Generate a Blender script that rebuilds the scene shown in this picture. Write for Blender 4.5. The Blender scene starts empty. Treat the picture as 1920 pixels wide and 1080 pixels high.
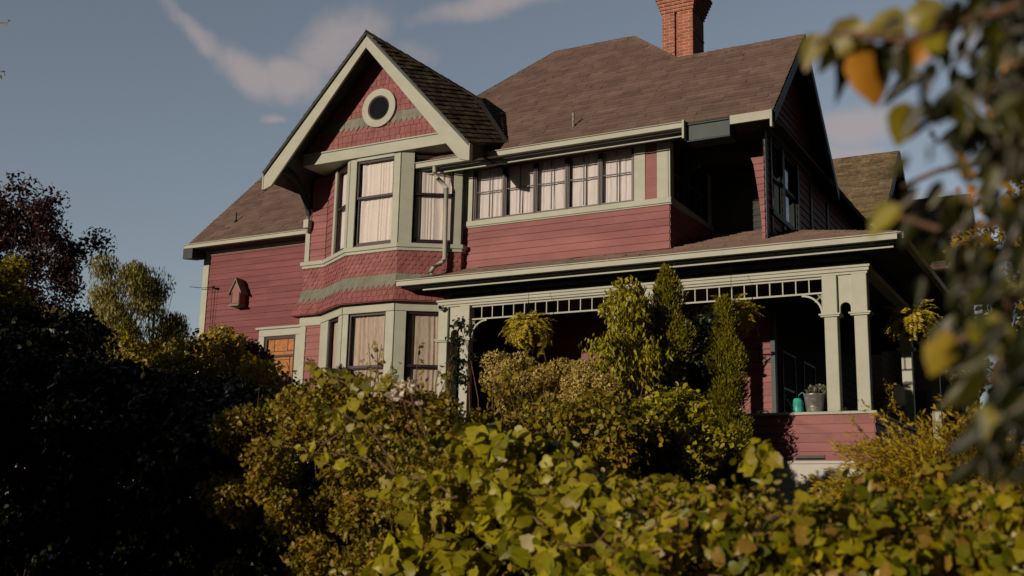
import bpy, math, random
import numpy as np
from mathutils import Vector, Matrix
from math import radians, sin, cos, pi, tan, atan2, sqrt
S = bpy.context.scene
C = bpy.data.collections.new('place'); S.collection.children.link(C)

# ---------------------------------------------------------------- camera
cam = bpy.data.cameras.new('camera'); camo = bpy.data.objects.new('camera', cam); C.objects.link(camo); S.camera = camo
RM = np.array([[0.8785, 0.0782, 0.4713], [0.4773, -0.1882, -0.8584], [0.0216, 0.9790, -0.2027]])
vl = np.array([-2950-960., -(888-540.), -2100.]); mx = vl/np.linalg.norm(vl)
vr = np.array([2120-960., -(1000-540.), -2100.]); my = vr-mx*(vr@mx); my /= np.linalg.norm(my)
RM = np.array([-mx, my, np.cross(-mx, my)])          # world axes seen by the camera (measured vanishing points)
camo.matrix_world = Matrix([list(RM[0])+[0], list(RM[1])+[0], list(RM[2])+[0], [0, 0, 0, 1]])
cam.sensor_width = 36; cam.lens = 36*2100/1920; cam.clip_start = .05; cam.clip_end = 2000
cam.dof.use_dof = True; cam.dof.focus_distance = 18.5; cam.dof.aperture_fstop = 2.5
S.render.resolution_x = 1024; S.render.resolution_y = 576

# ---------------------------------------------------------------- light
SUN_EL, SUN_AZ = 10.5, 20.0            # az: degrees to the left of straight at the facade
sd = Vector((-sin(radians(SUN_AZ))*cos(radians(SUN_EL)), -cos(radians(SUN_AZ))*cos(radians(SUN_EL)), sin(radians(SUN_EL))))
sl = bpy.data.lights.new('sun', 'SUN'); sl.energy = 4.7; sl.angle = radians(.5); sl.color = (1, .83, .64)
so = bpy.data.objects.new('sun', sl); C.objects.link(so); so.rotation_euler = sd.to_track_quat('Z', 'Y').to_euler()
W = bpy.data.worlds.new('World'); S.world = W; W.use_nodes = True
nt = W.node_tree; N = nt.nodes; L = nt.links; N.clear()
def nd(t, **k):
    n = N.new(t)
    for a, b in k.items(): setattr(n, a, b)
    return n
def mth(op, a, b=None, c=None, nn=None, ll=None):
    nn = nn or N; ll = ll or L
    n = nn.new('ShaderNodeMath'); n.operation = op
    for i, v in enumerate((a, b, c)):
        if v is None: continue
        if isinstance(v, (int, float)): n.inputs[i].default_value = v
        else: ll.new(v, n.inputs[i])
    return n.outputs[0]
sky = nd('ShaderNodeTexSky', sky_type='NISHITA'); sky.sun_disc = False
sky.sun_elevation = radians(SUN_EL+6); sky.sun_rotation = atan2(sd.x, sd.y); sky.air_density = 1.0; sky.dust_density = .6; sky.ozone_density = 1.2
tc = nd('ShaderNodeTexCoord')
def wdir(px, py):
    v = RM@np.array([px-960., 540.-py, -2100.]); return v/np.linalg.norm(v)
nz = nd('ShaderNodeTexNoise'); nz.inputs['Scale'].default_value = 9; nz.inputs['Detail'].default_value = 7; nz.inputs['Roughness'].default_value = .62
nz2 = nd('ShaderNodeTexNoise'); nz2.inputs['Scale'].default_value = 34; nz2.inputs['Detail'].default_value = 6; nz2.inputs['Roughness'].default_value = .6
L.new(tc.outputs['Generated'], nz.inputs['Vector']); L.new(tc.outputs['Generated'], nz2.inputs['Vector'])
nw = nd('ShaderNodeTexNoise'); nw.inputs['Scale'].default_value = 5; nw.inputs['Detail'].default_value = 5; L.new(tc.outputs['Generated'], nw.inputs['Vector'])
wv1 = nd('ShaderNodeVectorMath', operation='SUBTRACT'); L.new(nw.outputs['Color'], wv1.inputs[0]); wv1.inputs[1].default_value = (.5, .5, .5)
wv2 = nd('ShaderNodeVectorMath', operation='SCALE'); L.new(wv1.outputs[0], wv2.inputs[0]); wv2.inputs['Scale'].default_value = .11
wv3 = nd('ShaderNodeVectorMath', operation='ADD'); L.new(tc.outputs['Generated'], wv3.inputs[0]); L.new(wv2.outputs[0], wv3.inputs[1])
tot = None
# real wisps at fixed places on the sky: centre, half-length, half-width (degrees), tilt, density
for cx_, cy_, rl, rw, tilt, amt in [(370, 45, 4.6, .8, -36, .75), (470, 110, 3.0, 1.3, -32, .95), (545, 120, 2.6, 1.6, -10, 1.0), (640, 50, 3.6, 2.2, 20, .8), (770, 100, 2.2, 1.3, -30, .65),
                                    (920, 8, 5.0, 1.1, 4, .9), (530, 205, .9, .5, 0, .75), (1600, 218, 3.6, 1.2, 5, 1.0), (1600, 272, 2.8, .8, 0, .9), (1650, 380, 4.0, 1.2, 3, .95), (1250, -90, 7, 2.0, 0, .8), (1830, 60, 3.0, 1.2, 20, .7), (150, 610, 4, 1.6, 0, .5)]:
    c = wdir(cx_, cy_); u0 = RM@np.array([cos(radians(tilt)), sin(radians(tilt)), 0]); u0 -= c*(u0@c); u0 /= np.linalg.norm(u0); v0 = np.cross(c, u0)
    def dot(vec):
        n = nd('ShaderNodeVectorMath', operation='DOT_PRODUCT'); L.new(wv3.outputs[0], n.inputs[0]); n.inputs[1].default_value = list(vec); return n.outputs['Value']
    du = mth('DIVIDE', dot(u0), radians(rl)); dv = mth('DIVIDE', dot(v0), radians(rw))
    r2 = mth('ADD', mth('MULTIPLY', du, du), mth('MULTIPLY', dv, dv))
    g = mth('MULTIPLY', mth('EXPONENT', mth('MULTIPLY', r2, -1.0)), amt)
    front = mth('GREATER_THAN', dot(c), 0.0); g = mth('MULTIPLY', g, front)
    tot = g if tot is None else mth('MAXIMUM', tot, g)
nmix = mth('ADD', mth('MULTIPLY', nz.outputs['Fac'], .65), mth('MULTIPLY', nz2.outputs['Fac'], .35))
cl = nd('ShaderNodeMapRange', interpolation_type='SMOOTHSTEP'); cl.inputs['From Min'].default_value = .70; cl.inputs['From Max'].default_value = 1.22
L.new(mth('ADD', mth('MULTIPLY', tot, .75), nmix), cl.inputs['Value'])
clm = mth('MULTIPLY', cl.outputs['Result'], mth('MINIMUM', mth('MULTIPLY', tot, 2.2), 1.0))
sat = nd('ShaderNodeHueSaturation'); sat.inputs['Saturation'].default_value = .62; L.new(sky.outputs[0], sat.inputs['Color'])
# sky strength dimmed behind the camera and to the right, cutting fill light
dd_ = nd('ShaderNodeVectorMath', operation='DOT_PRODUCT'); L.new(tc.outputs['Generated'], dd_.inputs[0]); dd_.inputs[1].default_value = (-.48, .87, .1)
mrr = nd('ShaderNodeMapRange', interpolation_type='SMOOTHSTEP'); mrr.inputs['From Min'].default_value = -.2; mrr.inputs['From Max'].default_value = .62; mrr.inputs['To Min'].default_value = .10; mrr.inputs['To Max'].default_value = 1.0; L.new(dd_.outputs['Value'], mrr.inputs['Value'])
de_ = nd('ShaderNodeVectorMath', operation='DOT_PRODUCT'); L.new(tc.outputs['Generated'], de_.inputs[0]); de_.inputs[1].default_value = (1, 0, 0)
mre = nd('ShaderNodeMapRange', interpolation_type='SMOOTHSTEP'); mre.inputs['From Min'].default_value = .05; mre.inputs['From Max'].default_value = .55; mre.inputs['To Min'].default_value = 1.0; mre.inputs['To Max'].default_value = .3; L.new(de_.outputs['Value'], mre.inputs['Value'])
mixc = nd('ShaderNodeMixRGB'); L.new(mth('MULTIPLY', clm, .72), mixc.inputs[0]); L.new(sat.outputs[0], mixc.inputs[1]); mixc.inputs[2].default_value = (4.9, 4.15, 4.0, 1)
bg = nd('ShaderNodeBackground'); L.new(mth('MULTIPLY', mth('MULTIPLY', mrr.outputs[0], mre.outputs[0]), .115), bg.inputs['Strength']); L.new(mixc.outputs[0], bg.inputs[0])
wo = nd('ShaderNodeOutputWorld'); L.new(bg.outputs[0], wo.inputs[0])
S.view_settings.view_transform = 'Standard'; S.view_settings.look = 'None'; S.view_settings.exposure = -.50; S.view_settings.gamma = 1

# ---------------------------------------------------------------- materials
def mat(name, col, rough=.7, var=.12, vscale=3., stretch=(1, 1, 1), col2=None, bump=0, bscale=40., spec=.25, metal=0, fine=.0):
    m = bpy.data.materials.new(name); m.use_nodes = True; n = m.node_tree.nodes; l = m.node_tree.links
    b = n['Principled BSDF']; b.inputs['Roughness'].default_value = rough; b.inputs['Specular IOR Level'].default_value = spec; b.inputs['Metallic'].default_value = metal
    t = n.new('ShaderNodeTexCoord'); mp = n.new('ShaderNodeMapping'); mp.inputs['Scale'].default_value = stretch; l.new(t.outputs['Object'], mp.inputs[0])
    z = n.new('ShaderNodeTexNoise'); z.inputs['Scale'].default_value = vscale; z.inputs['Detail'].default_value = 6; z.inputs['Roughness'].default_value = .65; l.new(mp.outputs[0], z.inputs['Vector'])
    r = n.new('ShaderNodeValToRGB'); c2 = col2 or [c*(1-var*2.2) for c in col]
    r.color_ramp.elements[0].position = .32; r.color_ramp.elements[1].position = .68
    r.color_ramp.elements[0].color = (*c2, 1); r.color_ramp.elements[1].color = (*[min(1, c*(1+var)) for c in col], 1)
    l.new(z.outputs['Fac'], r.inputs[0]); out = r.outputs[0]
    if fine:
        ri = n.new('ShaderNodeNewGeometry'); mm = n.new('ShaderNodeMapRange'); mm.inputs['To Min'].default_value = 1-fine; mm.inputs['To Max'].default_value = 1+fine; l.new(ri.outputs['Random Per Island'], mm.inputs['Value'])
        vm = n.new('ShaderNodeVectorMath'); vm.operation = 'SCALE'; l.new(out, vm.inputs[0]); l.new(mm.outputs[0], vm.inputs['Scale']); out = vm.outputs[0]
    l.new(out, b.inputs['Base Color'])
    if bump:
        z2 = n.new('ShaderNodeTexNoise'); z2.inputs['Scale'].default_value = bscale; z2.inputs['Detail'].default_value = 4; l.new(mp.outputs[0], z2.inputs['Vector'])
        bp = n.new('ShaderNodeBump'); bp.inputs['Strength'].default_value = bump; bp.inputs['Distance'].default_value = .01; l.new(z2.outputs['Fac'], bp.inputs['Height']); l.new(bp.outputs[0], b.inputs['Normal'])
    return m
M = {}
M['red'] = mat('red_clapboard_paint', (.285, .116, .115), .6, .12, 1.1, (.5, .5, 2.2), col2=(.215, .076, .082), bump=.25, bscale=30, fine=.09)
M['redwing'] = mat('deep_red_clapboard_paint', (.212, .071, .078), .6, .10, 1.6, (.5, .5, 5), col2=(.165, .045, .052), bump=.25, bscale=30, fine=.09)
M['redsh'] = mat('red_shingle_paint', (.285, .110, .108), .65, .09, 5., col2=(.215, .074, .076), bump=.3, bscale=50, fine=.10)
M['sage'] = mat('sage_trim_paint', (.41, .43, .365), .55, .05, 2.2, (1, 1, 2), bump=.12, bscale=60)
M['greysh'] = mat('grey_green_shingle_paint', (.215, .215, .175), .7, .10, 6., fine=.10)
M['roof'] = mat('asphalt_shingle', (.196, .136, .116), .92, .09, 2., (1, 1, 1), bump=.5, bscale=120, spec=.1, fine=.15)
M['roofold'] = mat('old_mossy_shingle', (.105, .085, .052), .95, .25, 5., col2=(.04, .034, .025), bump=.6, bscale=90, spec=.1, fine=.42)
M['teal'] = mat('dark_teal_paint_and_shade', (.035, .055, .06), .5, .1, 3.)  # also stands in for shade on the eave box and carved bracket
M['sash'] = mat('dark_plum_sash_paint', (.035, .022, .028), .4, .2, 20.)
M['greysash'] = mat('slate_muntin_paint', (.13, .13, .16), .5, .15, 20.)
M['ceiling'] = mat('porch_board_and_shade_dark', (.06, .065, .06), .8, .15, 4.)
M['inner'] = mat('interior_and_shade_dark', (.02, .018, .018), .9, .1, 3.)
M['deck'] = mat('porch_deck_grey', (.10, .10, .10), .7, .15, 4.)
M['white'] = mat('white_paint', (.72, .70, .66), .4, .04, 5.)
M['pale'] = mat('pale_skirting_paint', (.50, .50, .46), .7, .06, 3.)
M['lace'] = mat('lace_curtain', (.84, .79, .72), .9, .05, 14., (3, 3, .7), fine=0)
M['cream'] = mat('cream_curtain', (.55, .46, .36), .9, .12, 9., (3, 3, .5))
M['greycurtain'] = mat('grey_white_curtain', (.78, .74, .71), .9, .06, 8., (3, 3, .5))
M['amber'] = mat('amber_stained_glass', (.46, .17, .035), .25, .2, 16., spec=.5)
M['lead'] = mat('lead_came', (.03, .03, .035), .5, .1, 9.)
M['metal'] = mat('galvanised_metal', (.42, .41, .40), .38, .2, 12., metal=.6, spec=.5)
M['iron'] = mat('black_iron', (.012, .012, .012), .45, .2, 9.)
M['copper'] = mat('turquoise_enamel', (.05, .40, .36), .35, .15, 12.)
M['bark'] = mat('bark', (.10, .07, .05), .9, .3, 12., (1, 1, .3), bump=.6)
M['twig'] = mat('twig_bark', (.16, .09, .055), .8, .25, 30.)
M['terracotta'] = mat('fern_pot', (.05, .04, .03), .8, .2, 12.)
M['houseb'] = mat('pinkish_plaster', (.45, .33, .30), .85, .08, 2.)
M['roofn'] = mat('ochre_brown_shingle', (.20, .15, .095), .95, .2, 8., bump=.5, bscale=90, spec=.1, fine=.3)
M['pinkroof'] = mat('rose_brown_shingle', (.19, .13, .125), .9, .14, 6., fine=.15)
M['slate'] = mat('blue_grey_roof', (.06, .07, .09), .85, .15, 3.)
M['wood'] = mat('weathered_wood', (.20, .15, .12), .85, .2, 12., (1, 1, .2))
def brickmat():
    m = bpy.data.materials.new('chimney_brick'); m.use_nodes = True; n = m.node_tree.nodes; l = m.node_tree.links; b = n['Principled BSDF']; b.inputs['Roughness'].default_value = .9
    uv = n.new('ShaderNodeUVMap'); br = n.new('ShaderNodeTexBrick'); l.new(uv.outputs[0], br.inputs['Vector'])
    br.inputs['Scale'].default_value = 1; br.inputs['Brick Width'].default_value = .21; br.inputs['Row Height'].default_value = .07; br.inputs['Mortar Size'].default_value = .0075; br.inputs['Bias'].default_value = -.1
    br.inputs['Color1'].default_value = (.42, .125, .07, 1); br.inputs['Color2'].default_value = (.30, .085, .05, 1); br.inputs['Mortar'].default_value = (.42, .33, .27, 1)
    z = n.new('ShaderNodeTexNoise'); z.inputs['Scale'].default_value = 6; z.inputs['Detail'].default_value = 5; l.new(uv.outputs[0], z.inputs['Vector'])
    mx_ = n.new('ShaderNodeMixRGB'); mx_.blend_type = 'MULTIPLY'; mx_.inputs[0].default_value = .8; l.new(br.outputs['Color'], mx_.inputs[1])
    mr = n.new('ShaderNodeMapRange'); mr.inputs['From Min'].default_value = .3; mr.inputs['From Max'].default_value = .7; mr.inputs['To Min'].default_value = .65; mr.inputs['To Max'].default_value = 1.2; l.new(z.outputs['Fac'], mr.inputs['Value']); l.new(mr.outputs[0], mx_.inputs[2])
    l.new(mx_.outputs[0], b.inputs['Base Color'])
    bp = n.new('ShaderNodeBump'); bp.inputs['Strength'].default_value = .8; bp.inputs['Distance'].default_value = .01; bp.invert = True; l.new(br.outputs['Fac'], bp.inputs['Height']); l.new(bp.outputs[0], b.inputs['Normal'])
    return m
M['brick'] = brickmat()
def glassmat(name, tint, refl, rough=.05):
    m = bpy.data.materials.new(name); m.use_nodes = True; n = m.node_tree.nodes; l = m.node_tree.links; n.clear()
    o = n.new('ShaderNodeOutputMaterial'); mxs = n.new('ShaderNodeMixShader'); t = n.new('ShaderNodeBsdfTransparent'); t.inputs[0].default_value = (*tint, 1); g = n.new('ShaderNodeBsdfGlossy'); g.inputs['Roughness'].default_value = rough
    z = n.new('ShaderNodeTexNoise'); z.inputs['Scale'].default_value = 2.5; bp = n.new('ShaderNodeBump'); bp.inputs['Strength'].default_value = .08; bp.inputs['Distance'].default_value = .05
    l.new(z.outputs['Fac'], bp.inputs['Height']); l.new(bp.outputs[0], g.inputs['Normal'])
    f = n.new('ShaderNodeLayerWeight'); f.inputs[0].default_value = .5; l.new(mth('ADD', mth('POWER', f.outputs['Facing'], 5., nn=n, ll=l), refl+.035, nn=n, ll=l), mxs.inputs[0]); l.new(t.outputs[0], mxs.inputs[1]); l.new(g.outputs[0], mxs.inputs[2]); l.new(mxs.outputs[0], o.inputs[0]); return m
M['glass'] = glassmat('window_glass', (.93, .92, .95), .03); M['skyglass'] = glassmat('sky_reflecting_glass', (.4, .42, .45), .30, .02); M['darkglass'] = glassmat('dark_window_glass', (.45, .47, .5), .12)
def leafmat(name, cols, trans=.35, rough=.42, spec=.4):
    m = bpy.data.materials.new(name); m.use_nodes = True; n = m.node_tree.nodes; l = m.node_tree.links; b = n['Principled BSDF']; b.inputs['Roughness'].default_value = rough; b.inputs['Specular IOR Level'].default_value = spec
    g = n.new('ShaderNodeNewGeometry'); r = n.new('ShaderNodeValToRGB'); r.color_ramp.interpolation = 'CONSTANT' if len(cols) > 5 else 'LINEAR'
    tx = n.new('ShaderNodeTexCoord'); zz = n.new('ShaderNodeTexNoise'); zz.inputs['Scale'].default_value = 1.3; zz.inputs['Detail'].default_value = 3; l.new(tx.outputs['Object'], zz.inputs['Vector'])
    v = mth('ADD', mth('MULTIPLY', g.outputs['Random Per Island'], .62, nn=n, ll=l), mth('MULTIPLY', mth('SUBTRACT', zz.outputs['Fac'], .3, nn=n, ll=l), .95, nn=n, ll=l), nn=n, ll=l)
    l.new(v, r.inputs[0])
    el = r.color_ramp.elements
    while len(el) < len(cols): el.new(.5)
    for i, c in enumerate(cols): el[i].position = i/(len(cols)-1)*.98; el[i].color = (*c, 1)
    z = n.new('ShaderNodeTexNoise'); z.inputs['Scale'].default_value = 35; l.new(tx.outputs['Object'], z.inputs['Vector'])
    mr = n.new('ShaderNodeMapRange'); mr.inputs['To Min'].default_value = .7; mr.inputs['To Max'].default_value = 1.3; l.new(z.outputs['Fac'], mr.inputs['Value'])
    vm = n.new('ShaderNodeVectorMath'); vm.operation = 'SCALE'; l.new(r.outputs[0], vm.inputs[0]); l.new(mr.outputs[0], vm.inputs['Scale']); l.new(vm.outputs[0], b.inputs['Base Color'])
    t = n.new('ShaderNodeBsdfTranslucent'); l.new(vm.outputs[0], t.inputs[0]); x = n.new('ShaderNodeMixShader'); x.inputs[0].default_value = trans
    o = n['Material Output']; l.new(b.outputs[0], x.inputs[1]); l.new(t.outputs[0], x.inputs[2]); l.new(x.outputs[0], o.inputs[0]); return m
M['l_rose'] = leafmat('rose_hedge_leaf', [(.045, .055, .006), (.15, .14, .010), (.32, .27, .014), (.34, .20, .03), (.12, .11, .010)])
M['l_vine'] = leafmat('vine_leaf', [(.08, .10, .005), (.24, .23, .008), (.42, .38, .012), (.26, .22, .02), (.52, .42, .02)])
M['l_autumn'] = leafmat('autumn_vine_leaf', [(.08, .10, .006), (.40, .33, .010), (.22, .21, .008), (.32, .20, .035), (.15, .16, .008), (.34, .30, .012), (.10, .11, .008), (.54, .40, .02)])
M['l_conifer'] = leafmat('arborvitae_spray', [(.05, .065, .005), (.15, .15, .006), (.24, .21, .008), (.20, .13, .015)], .15)
M['l_hyd'] = leafmat('dried_flower_petals', [(.30, .22, .05), (.56, .44, .11), (.58, .42, .16), (.42, .36, .07), (.50, .34, .14)], .3)
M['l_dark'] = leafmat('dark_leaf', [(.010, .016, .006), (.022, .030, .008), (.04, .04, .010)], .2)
M['l_purple'] = leafmat('purple_leaf', [(.020, .010, .014), (.045, .018, .020), (.07, .03, .02), (.03, .02, .012)], .25)
M['l_weep'] = leafmat('weeping_leaf', [(.10, .10, .022), (.22, .19, .035), (.30, .25, .045)], .3)
M['l_yellow'] = leafmat('yellow_leaf', [(.14, .13, .015), (.30, .26, .02), (.42, .30, .03)])
M['l_feather'] = leafmat('golden_feathery_foliage', [(.20, .16, .012), (.42, .30, .018), (.50, .34, .02), (.26, .22, .015)], .3)
M['l_maple'] = leafmat('maple_leaf', [(.10, .11, .012), (.32, .28, .02), (.46, .28, .03), (.26, .22, .02)])
M['l_fern'] = leafmat('fern_frond', [(.22, .20, .02), (.48, .40, .03), (.58, .42, .05)], .3)
M['l_front'] = leafmat('branch_leaf', [(.008, .010, .003), (.016, .020, .004), (.025, .028, .004), (.06, .06, .006), (.02, .014, .004), (.26, .22, .010)], .3)  # near-black leaf colours stand in for leaves hanging in shade
M['l_orange'] = leafmat('orange_leaf', [(.42, .17, .02), (.55, .26, .02)], .3)
M['l_sage'] = leafmat('grey_leaf', [(.10, .11, .07), (.20, .20, .13)], .2)
M['petal'] = leafmat('pale_petal', [(.75, .62, .50), (.85, .78, .66)], .3)
M['soil'] = mat('soil_and_grass', (.030, .032, .012), .95, .3, 1.5, bump=.8, bscale=12, spec=.05)

# ---------------------------------------------------------------- objects
def tag(o, label=None, cat=None, group=None, kind=None):
    if label: o['label'] = label
    if cat: o['category'] = cat
    if group: o['group'] = group
    if kind: o['kind'] = kind
    return o
def empty(name, loc=(0, 0, 0), label=None, cat=None, group=None):
    o = bpy.data.objects.new(name, None); C.objects.link(o); o.location = loc; o.empty_display_size = .2
    return tag(o, label, cat, group)
class MB:
    def __init__(s): s.v = []; s.f = []; s.uv = []
    def quadpts(s, pts, uv=None):
        b = len(s.v); s.v += [tuple(p) for p in pts]; s.f.append(tuple(range(b, b+len(pts)))); s.uv.append(uv or [(0, 0)]*len(pts))
    def solid(s, top, off):
        """polygon (ccw seen from outside) with thickness: off = vector to its back face"""
        n = len(top); b = len(s.v); off = Vector(off); s.v += [tuple(p) for p in top]+[tuple(Vector(p)+off) for p in top]
        s.f.append(tuple(range(b, b+n))); s.f.append(tuple(range(b+2*n-1, b+n-1, -1)))
        for i in range(n): j = (i+1) % n; s.f.append((b+j, b+i, b+n+i, b+n+j))
        s.uv += [[(0, 0)]*n, [(0, 0)]*n]+[[(0, 0)]*4]*n
        return s
    def box(s, x0, x1, y0, y1, z0, z1):
        return s.solid([(x0, y0, z0), (x1, y0, z0), (x1, y0, z1), (x0, y0, z1)], (0, y1-y0, 0))
    def tube(s, path, r, n=8, caps=True):
        path = [Vector(p) for p in path]; rs = r if isinstance(r, (list, tuple)) else [r]*len(path); b = len(s.v); up = Vector((0, 0, 1))
        for i, p in enumerate(path):
            t = (path[min(i+1, len(path)-1)]-path[max(i-1, 0)]).normalized(); a = t.cross(up if abs(t.z) < .95 else Vector((1, 0, 0))).normalized(); c = t.cross(a)
            for k in range(n): w = 2*pi*k/n; s.v.append(tuple(p+(a*cos(w)+c*sin(w))*rs[i]))
        for i in range(len(path)-1):
            for k in range(n): s.f.append((b+i*n+k, b+i*n+(k+1) % n, b+(i+1)*n+(k+1) % n, b+(i+1)*n+k)); s.uv.append([(0, 0)]*4)
        if caps:
            s.f.append(tuple(b+k for k in range(n))); s.uv.append([(0, 0)]*n); e = b+(len(path)-1)*n; s.f.append(tuple(e+k for k in range(n-1, -1, -1))); s.uv.append([(0, 0)]*n)
        return s
    def lathe(s, prof, c=(0, 0, 0), n=24):
        b = len(s.v)
        for r, z in prof:
            for k in range(n): w = 2*pi*k/n; s.v.append((c[0]+r*cos(w), c[1]+r*sin(w), c[2]+z))
        for i in range(len(prof)-1):
            for k in range(n): s.f.append((b+i*n+k, b+i*n+(k+1) % n, b+(i+1)*n+(k+1) % n, b+(i+1)*n+k)); s.uv.append([(0, 0)]*4)
        return s
    def build(s, name, m, parent=None, smooth=False, bevel=0, uv=False):
        me = bpy.data.meshes.new(name); me.from_pydata(s.v, [], s.f); me.materials.append(m)
        if uv:
            ul = me.uv_layers.new(name='UVMap'); k = 0
            for fuv in s.uv:
                for q in fuv: ul.data[k].uv = q; k += 1
        if smooth: me.polygons.foreach_set('use_smooth', [True]*len(me.polygons))
        me.update(); o = bpy.data.objects.new(name, me); C.objects.link(o)
        if parent: o.parent = parent; o.matrix_parent_inverse = Matrix.Translation(-parent_loc(parent))
        if bevel:
            bv = o.modifiers.new('bevel', 'BEVEL'); bv.width = bevel; bv.segments = 1; bv.limit_method = 'ANGLE'
        return o
def parent_loc(p):
    return Vector(p.location) if p.type == 'EMPTY' else Vector((0, 0, 0))      # meshes keep world coordinates

class Fr:
    """flat working surface: origin, u (along), v (up the surface), n (outwards)"""
    def __init__(s, O, u, v=(0, 0, 1)):
        s.O = Vector(O); s.u = Vector(u).normalized(); s.v = Vector(v).normalized(); s.n = s.u.cross(s.v).normalized()
    def p(s, a, b, d=0): return s.O+s.u*a+s.v*b+s.n*d
def fbox(mb, F, s0, s1, t0, t1, d0, d1):
    return mb.solid([F.p(s0, t0, d1), F.p(s1, t0, d1), F.p(s1, t1, d1), F.p(s0, t1, d1)], F.n*(d0-d1))
def clip(poly, cv):
    """clip 2-D polygon by convex ccw polygon"""
    out = poly
    for i in range(len(cv)):
        ax, ay = cv[i]; bx, by = cv[(i+1) % len(cv)]; inp = out; out = []
        if not inp: return []
        f = lambda q: (bx-ax)*(q[1]-ay)-(by-ay)*(q[0]-ax)
        for j in range(len(inp)):
            p, q = inp[j], inp[(j+1) % len(inp)]; fp, fq = f(p), f(q)
            if fp >= 0: out.append(p)
            if (fp >= 0) != (fq >= 0): t = fp/(fp-fq); out.append((p[0]+(q[0]-p[0])*t, p[1]+(q[1]-p[1])*t))
    # drop doubles
    res = []
    for p in out:
        if not res or abs(p[0]-res[-1][0])+abs(p[1]-res[-1][1]) > 1e-5: res.append(p)
    if len(res) > 2 and abs(res[0][0]-res[-1][0])+abs(res[0][1]-res[-1][1]) < 1e-5: res.pop()
    return res if len(res) > 2 else []
def piece(mb, surf, poly, zb, zt, db, dt, back=-.004):
    """one board or shingle: thick at its lower edge, thin at the upper one"""
    if len(poly) < 3: return
    n = len(poly); b = len(mb.v)
    for s_, t_ in poly: k = min(1, max(0, (t_-zb)/(zt-zb))); mb.v.append(tuple(surf(s_, t_, db+(dt-db)*k)))
    for s_, t_ in poly: mb.v.append(tuple(surf(s_, t_, back)))
    mb.f.append(tuple(range(b, b+n))); mb.uv.append([(0, 0)]*n)
    for i in range(n):
        j = (i+1) % n; mb.f.append((b+j, b+i, b+n+i, b+n+j)); mb.uv.append([(0, 0)]*4)
def clap(mb, F, rects, e=.15, seed=1, reg=None, th=.020, z0=None):
    """lapped boards over rectangles (s0,s1,t0,t1); each course is cut into boards of random length"""
    rnd = random.Random(seed)
    for (s0, s1, t0, t1) in rects:
        base = z0 if z0 is not None else t0
        k0 = math.floor((t0-base)/e+1e-6); k = k0
        while base+k*e < t1-1e-4:
            zb = base+k*e; zt = zb+e; lo = max(zb, t0); hi = min(zt, t1); cuts = [s0]; rr = random.Random(seed*977+k)
            x = s0+rr.uniform(.4, 3.5)
            while x < s1-.3: cuts.append(x); x += rr.uniform(1.4, 4.2)
            cuts.append(s1)
            for a, b in zip(cuts, cuts[1:]):
                po = [(a, lo), (b-.0015, lo), (b-.0015, hi), (a, hi)]
                if reg: po = clip(po, reg)
                w = rr.uniform(-.0015, .0015); piece(mb, F.p, po, zb, zt, th+w, .003)
            k += 1
def shingles(mb, surf, reg, e, w, th, jit=.25, seed=3, kind='flat', stag=.5, top=None, lap=.012):
    """courses of shingles over convex ccw region reg in (s,t)"""
    ss = [p[0] for p in reg]; ts = [p[1] for p in reg]; t0 = min(ts); t1 = max(ts); k = 0
    while t0+k*e < t1-1e-3:
        zb = t0+k*e; zt = zb+e*1.02; rr = random.Random(seed*131+k); x = min(ss)-w*(k % 2)*stag-w
        if jit > .3: x -= rr.uniform(0, w)
        while x < max(ss):
            ww = w*(1+rr.uniform(-jit, jit)); a, b = x, x+ww; x = b; g = .004 if w < .2 else .002; d = th*rr.uniform(.7, 1.25); dy = rr.uniform(-.006, .006)*(1 if e < .2 else 0)
            if kind == 'flat': po = [(a+g, zb+dy), (b-g, zb+dy), (b-g, zt), (a+g, zt)]
            elif kind == 'scallop':
                r = ww/2-g*.5; c = (a+b)/2; po = [(c+r*cos(pi+pi*i/8), zb+r*.75+r*.95*sin(pi+pi*i/8)) for i in range(9)]+[(b-g*.5, zt+r*.5), (a+g*.5, zt+r*.5)]
            else:
                c = (a+b)/2; po = [(c, zb), (b-g*.3, zb+ww*.72), (b-g*.3, zt), (a+g*.3, zt), (a+g*.3, zb+ww*.72)]
            po = clip(po, reg) if reg else po
            piece(mb, surf, po, zb, zt+.03, d, d*.15)
        k += 1

# ================================================================ SETTING
def gz(x, y):
    t = min(1, max(0, (y-7.2)/5)); return -1.6+1.8*t*t*(3-2*t)+.05*sin(x*.9+y*.7)
mb = MB(); xs = [-400, -200, -100, -60]+[-40+2*i for i in range(36)]+[40, 60, 100, 200, 400]; ys = [-200, -60, -20]+[-10+1.25*i for i in range(28)]+[30, 45, 80, 160, 350, 600]
for y in ys:
    for x in xs: mb.v.append((x, y, gz(x, y)))
for j in range(len(ys)-1):
    for i in range(len(xs)-1): a = j*len(xs)+i; mb.f.append((a, a+1, a+1+len(xs), a+len(xs))); mb.uv.append([(0, 0)]*4)
tag(mb.build('ground', M['soil'], smooth=True), kind='structure')

# ================================================================ HOUSE
H = empty('house', (-9, 19, .2), 'large red clapboard house with sage green trim, brown shingle roofs and a front porch', 'house')
PIT = .981; YS = 18.5
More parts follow.
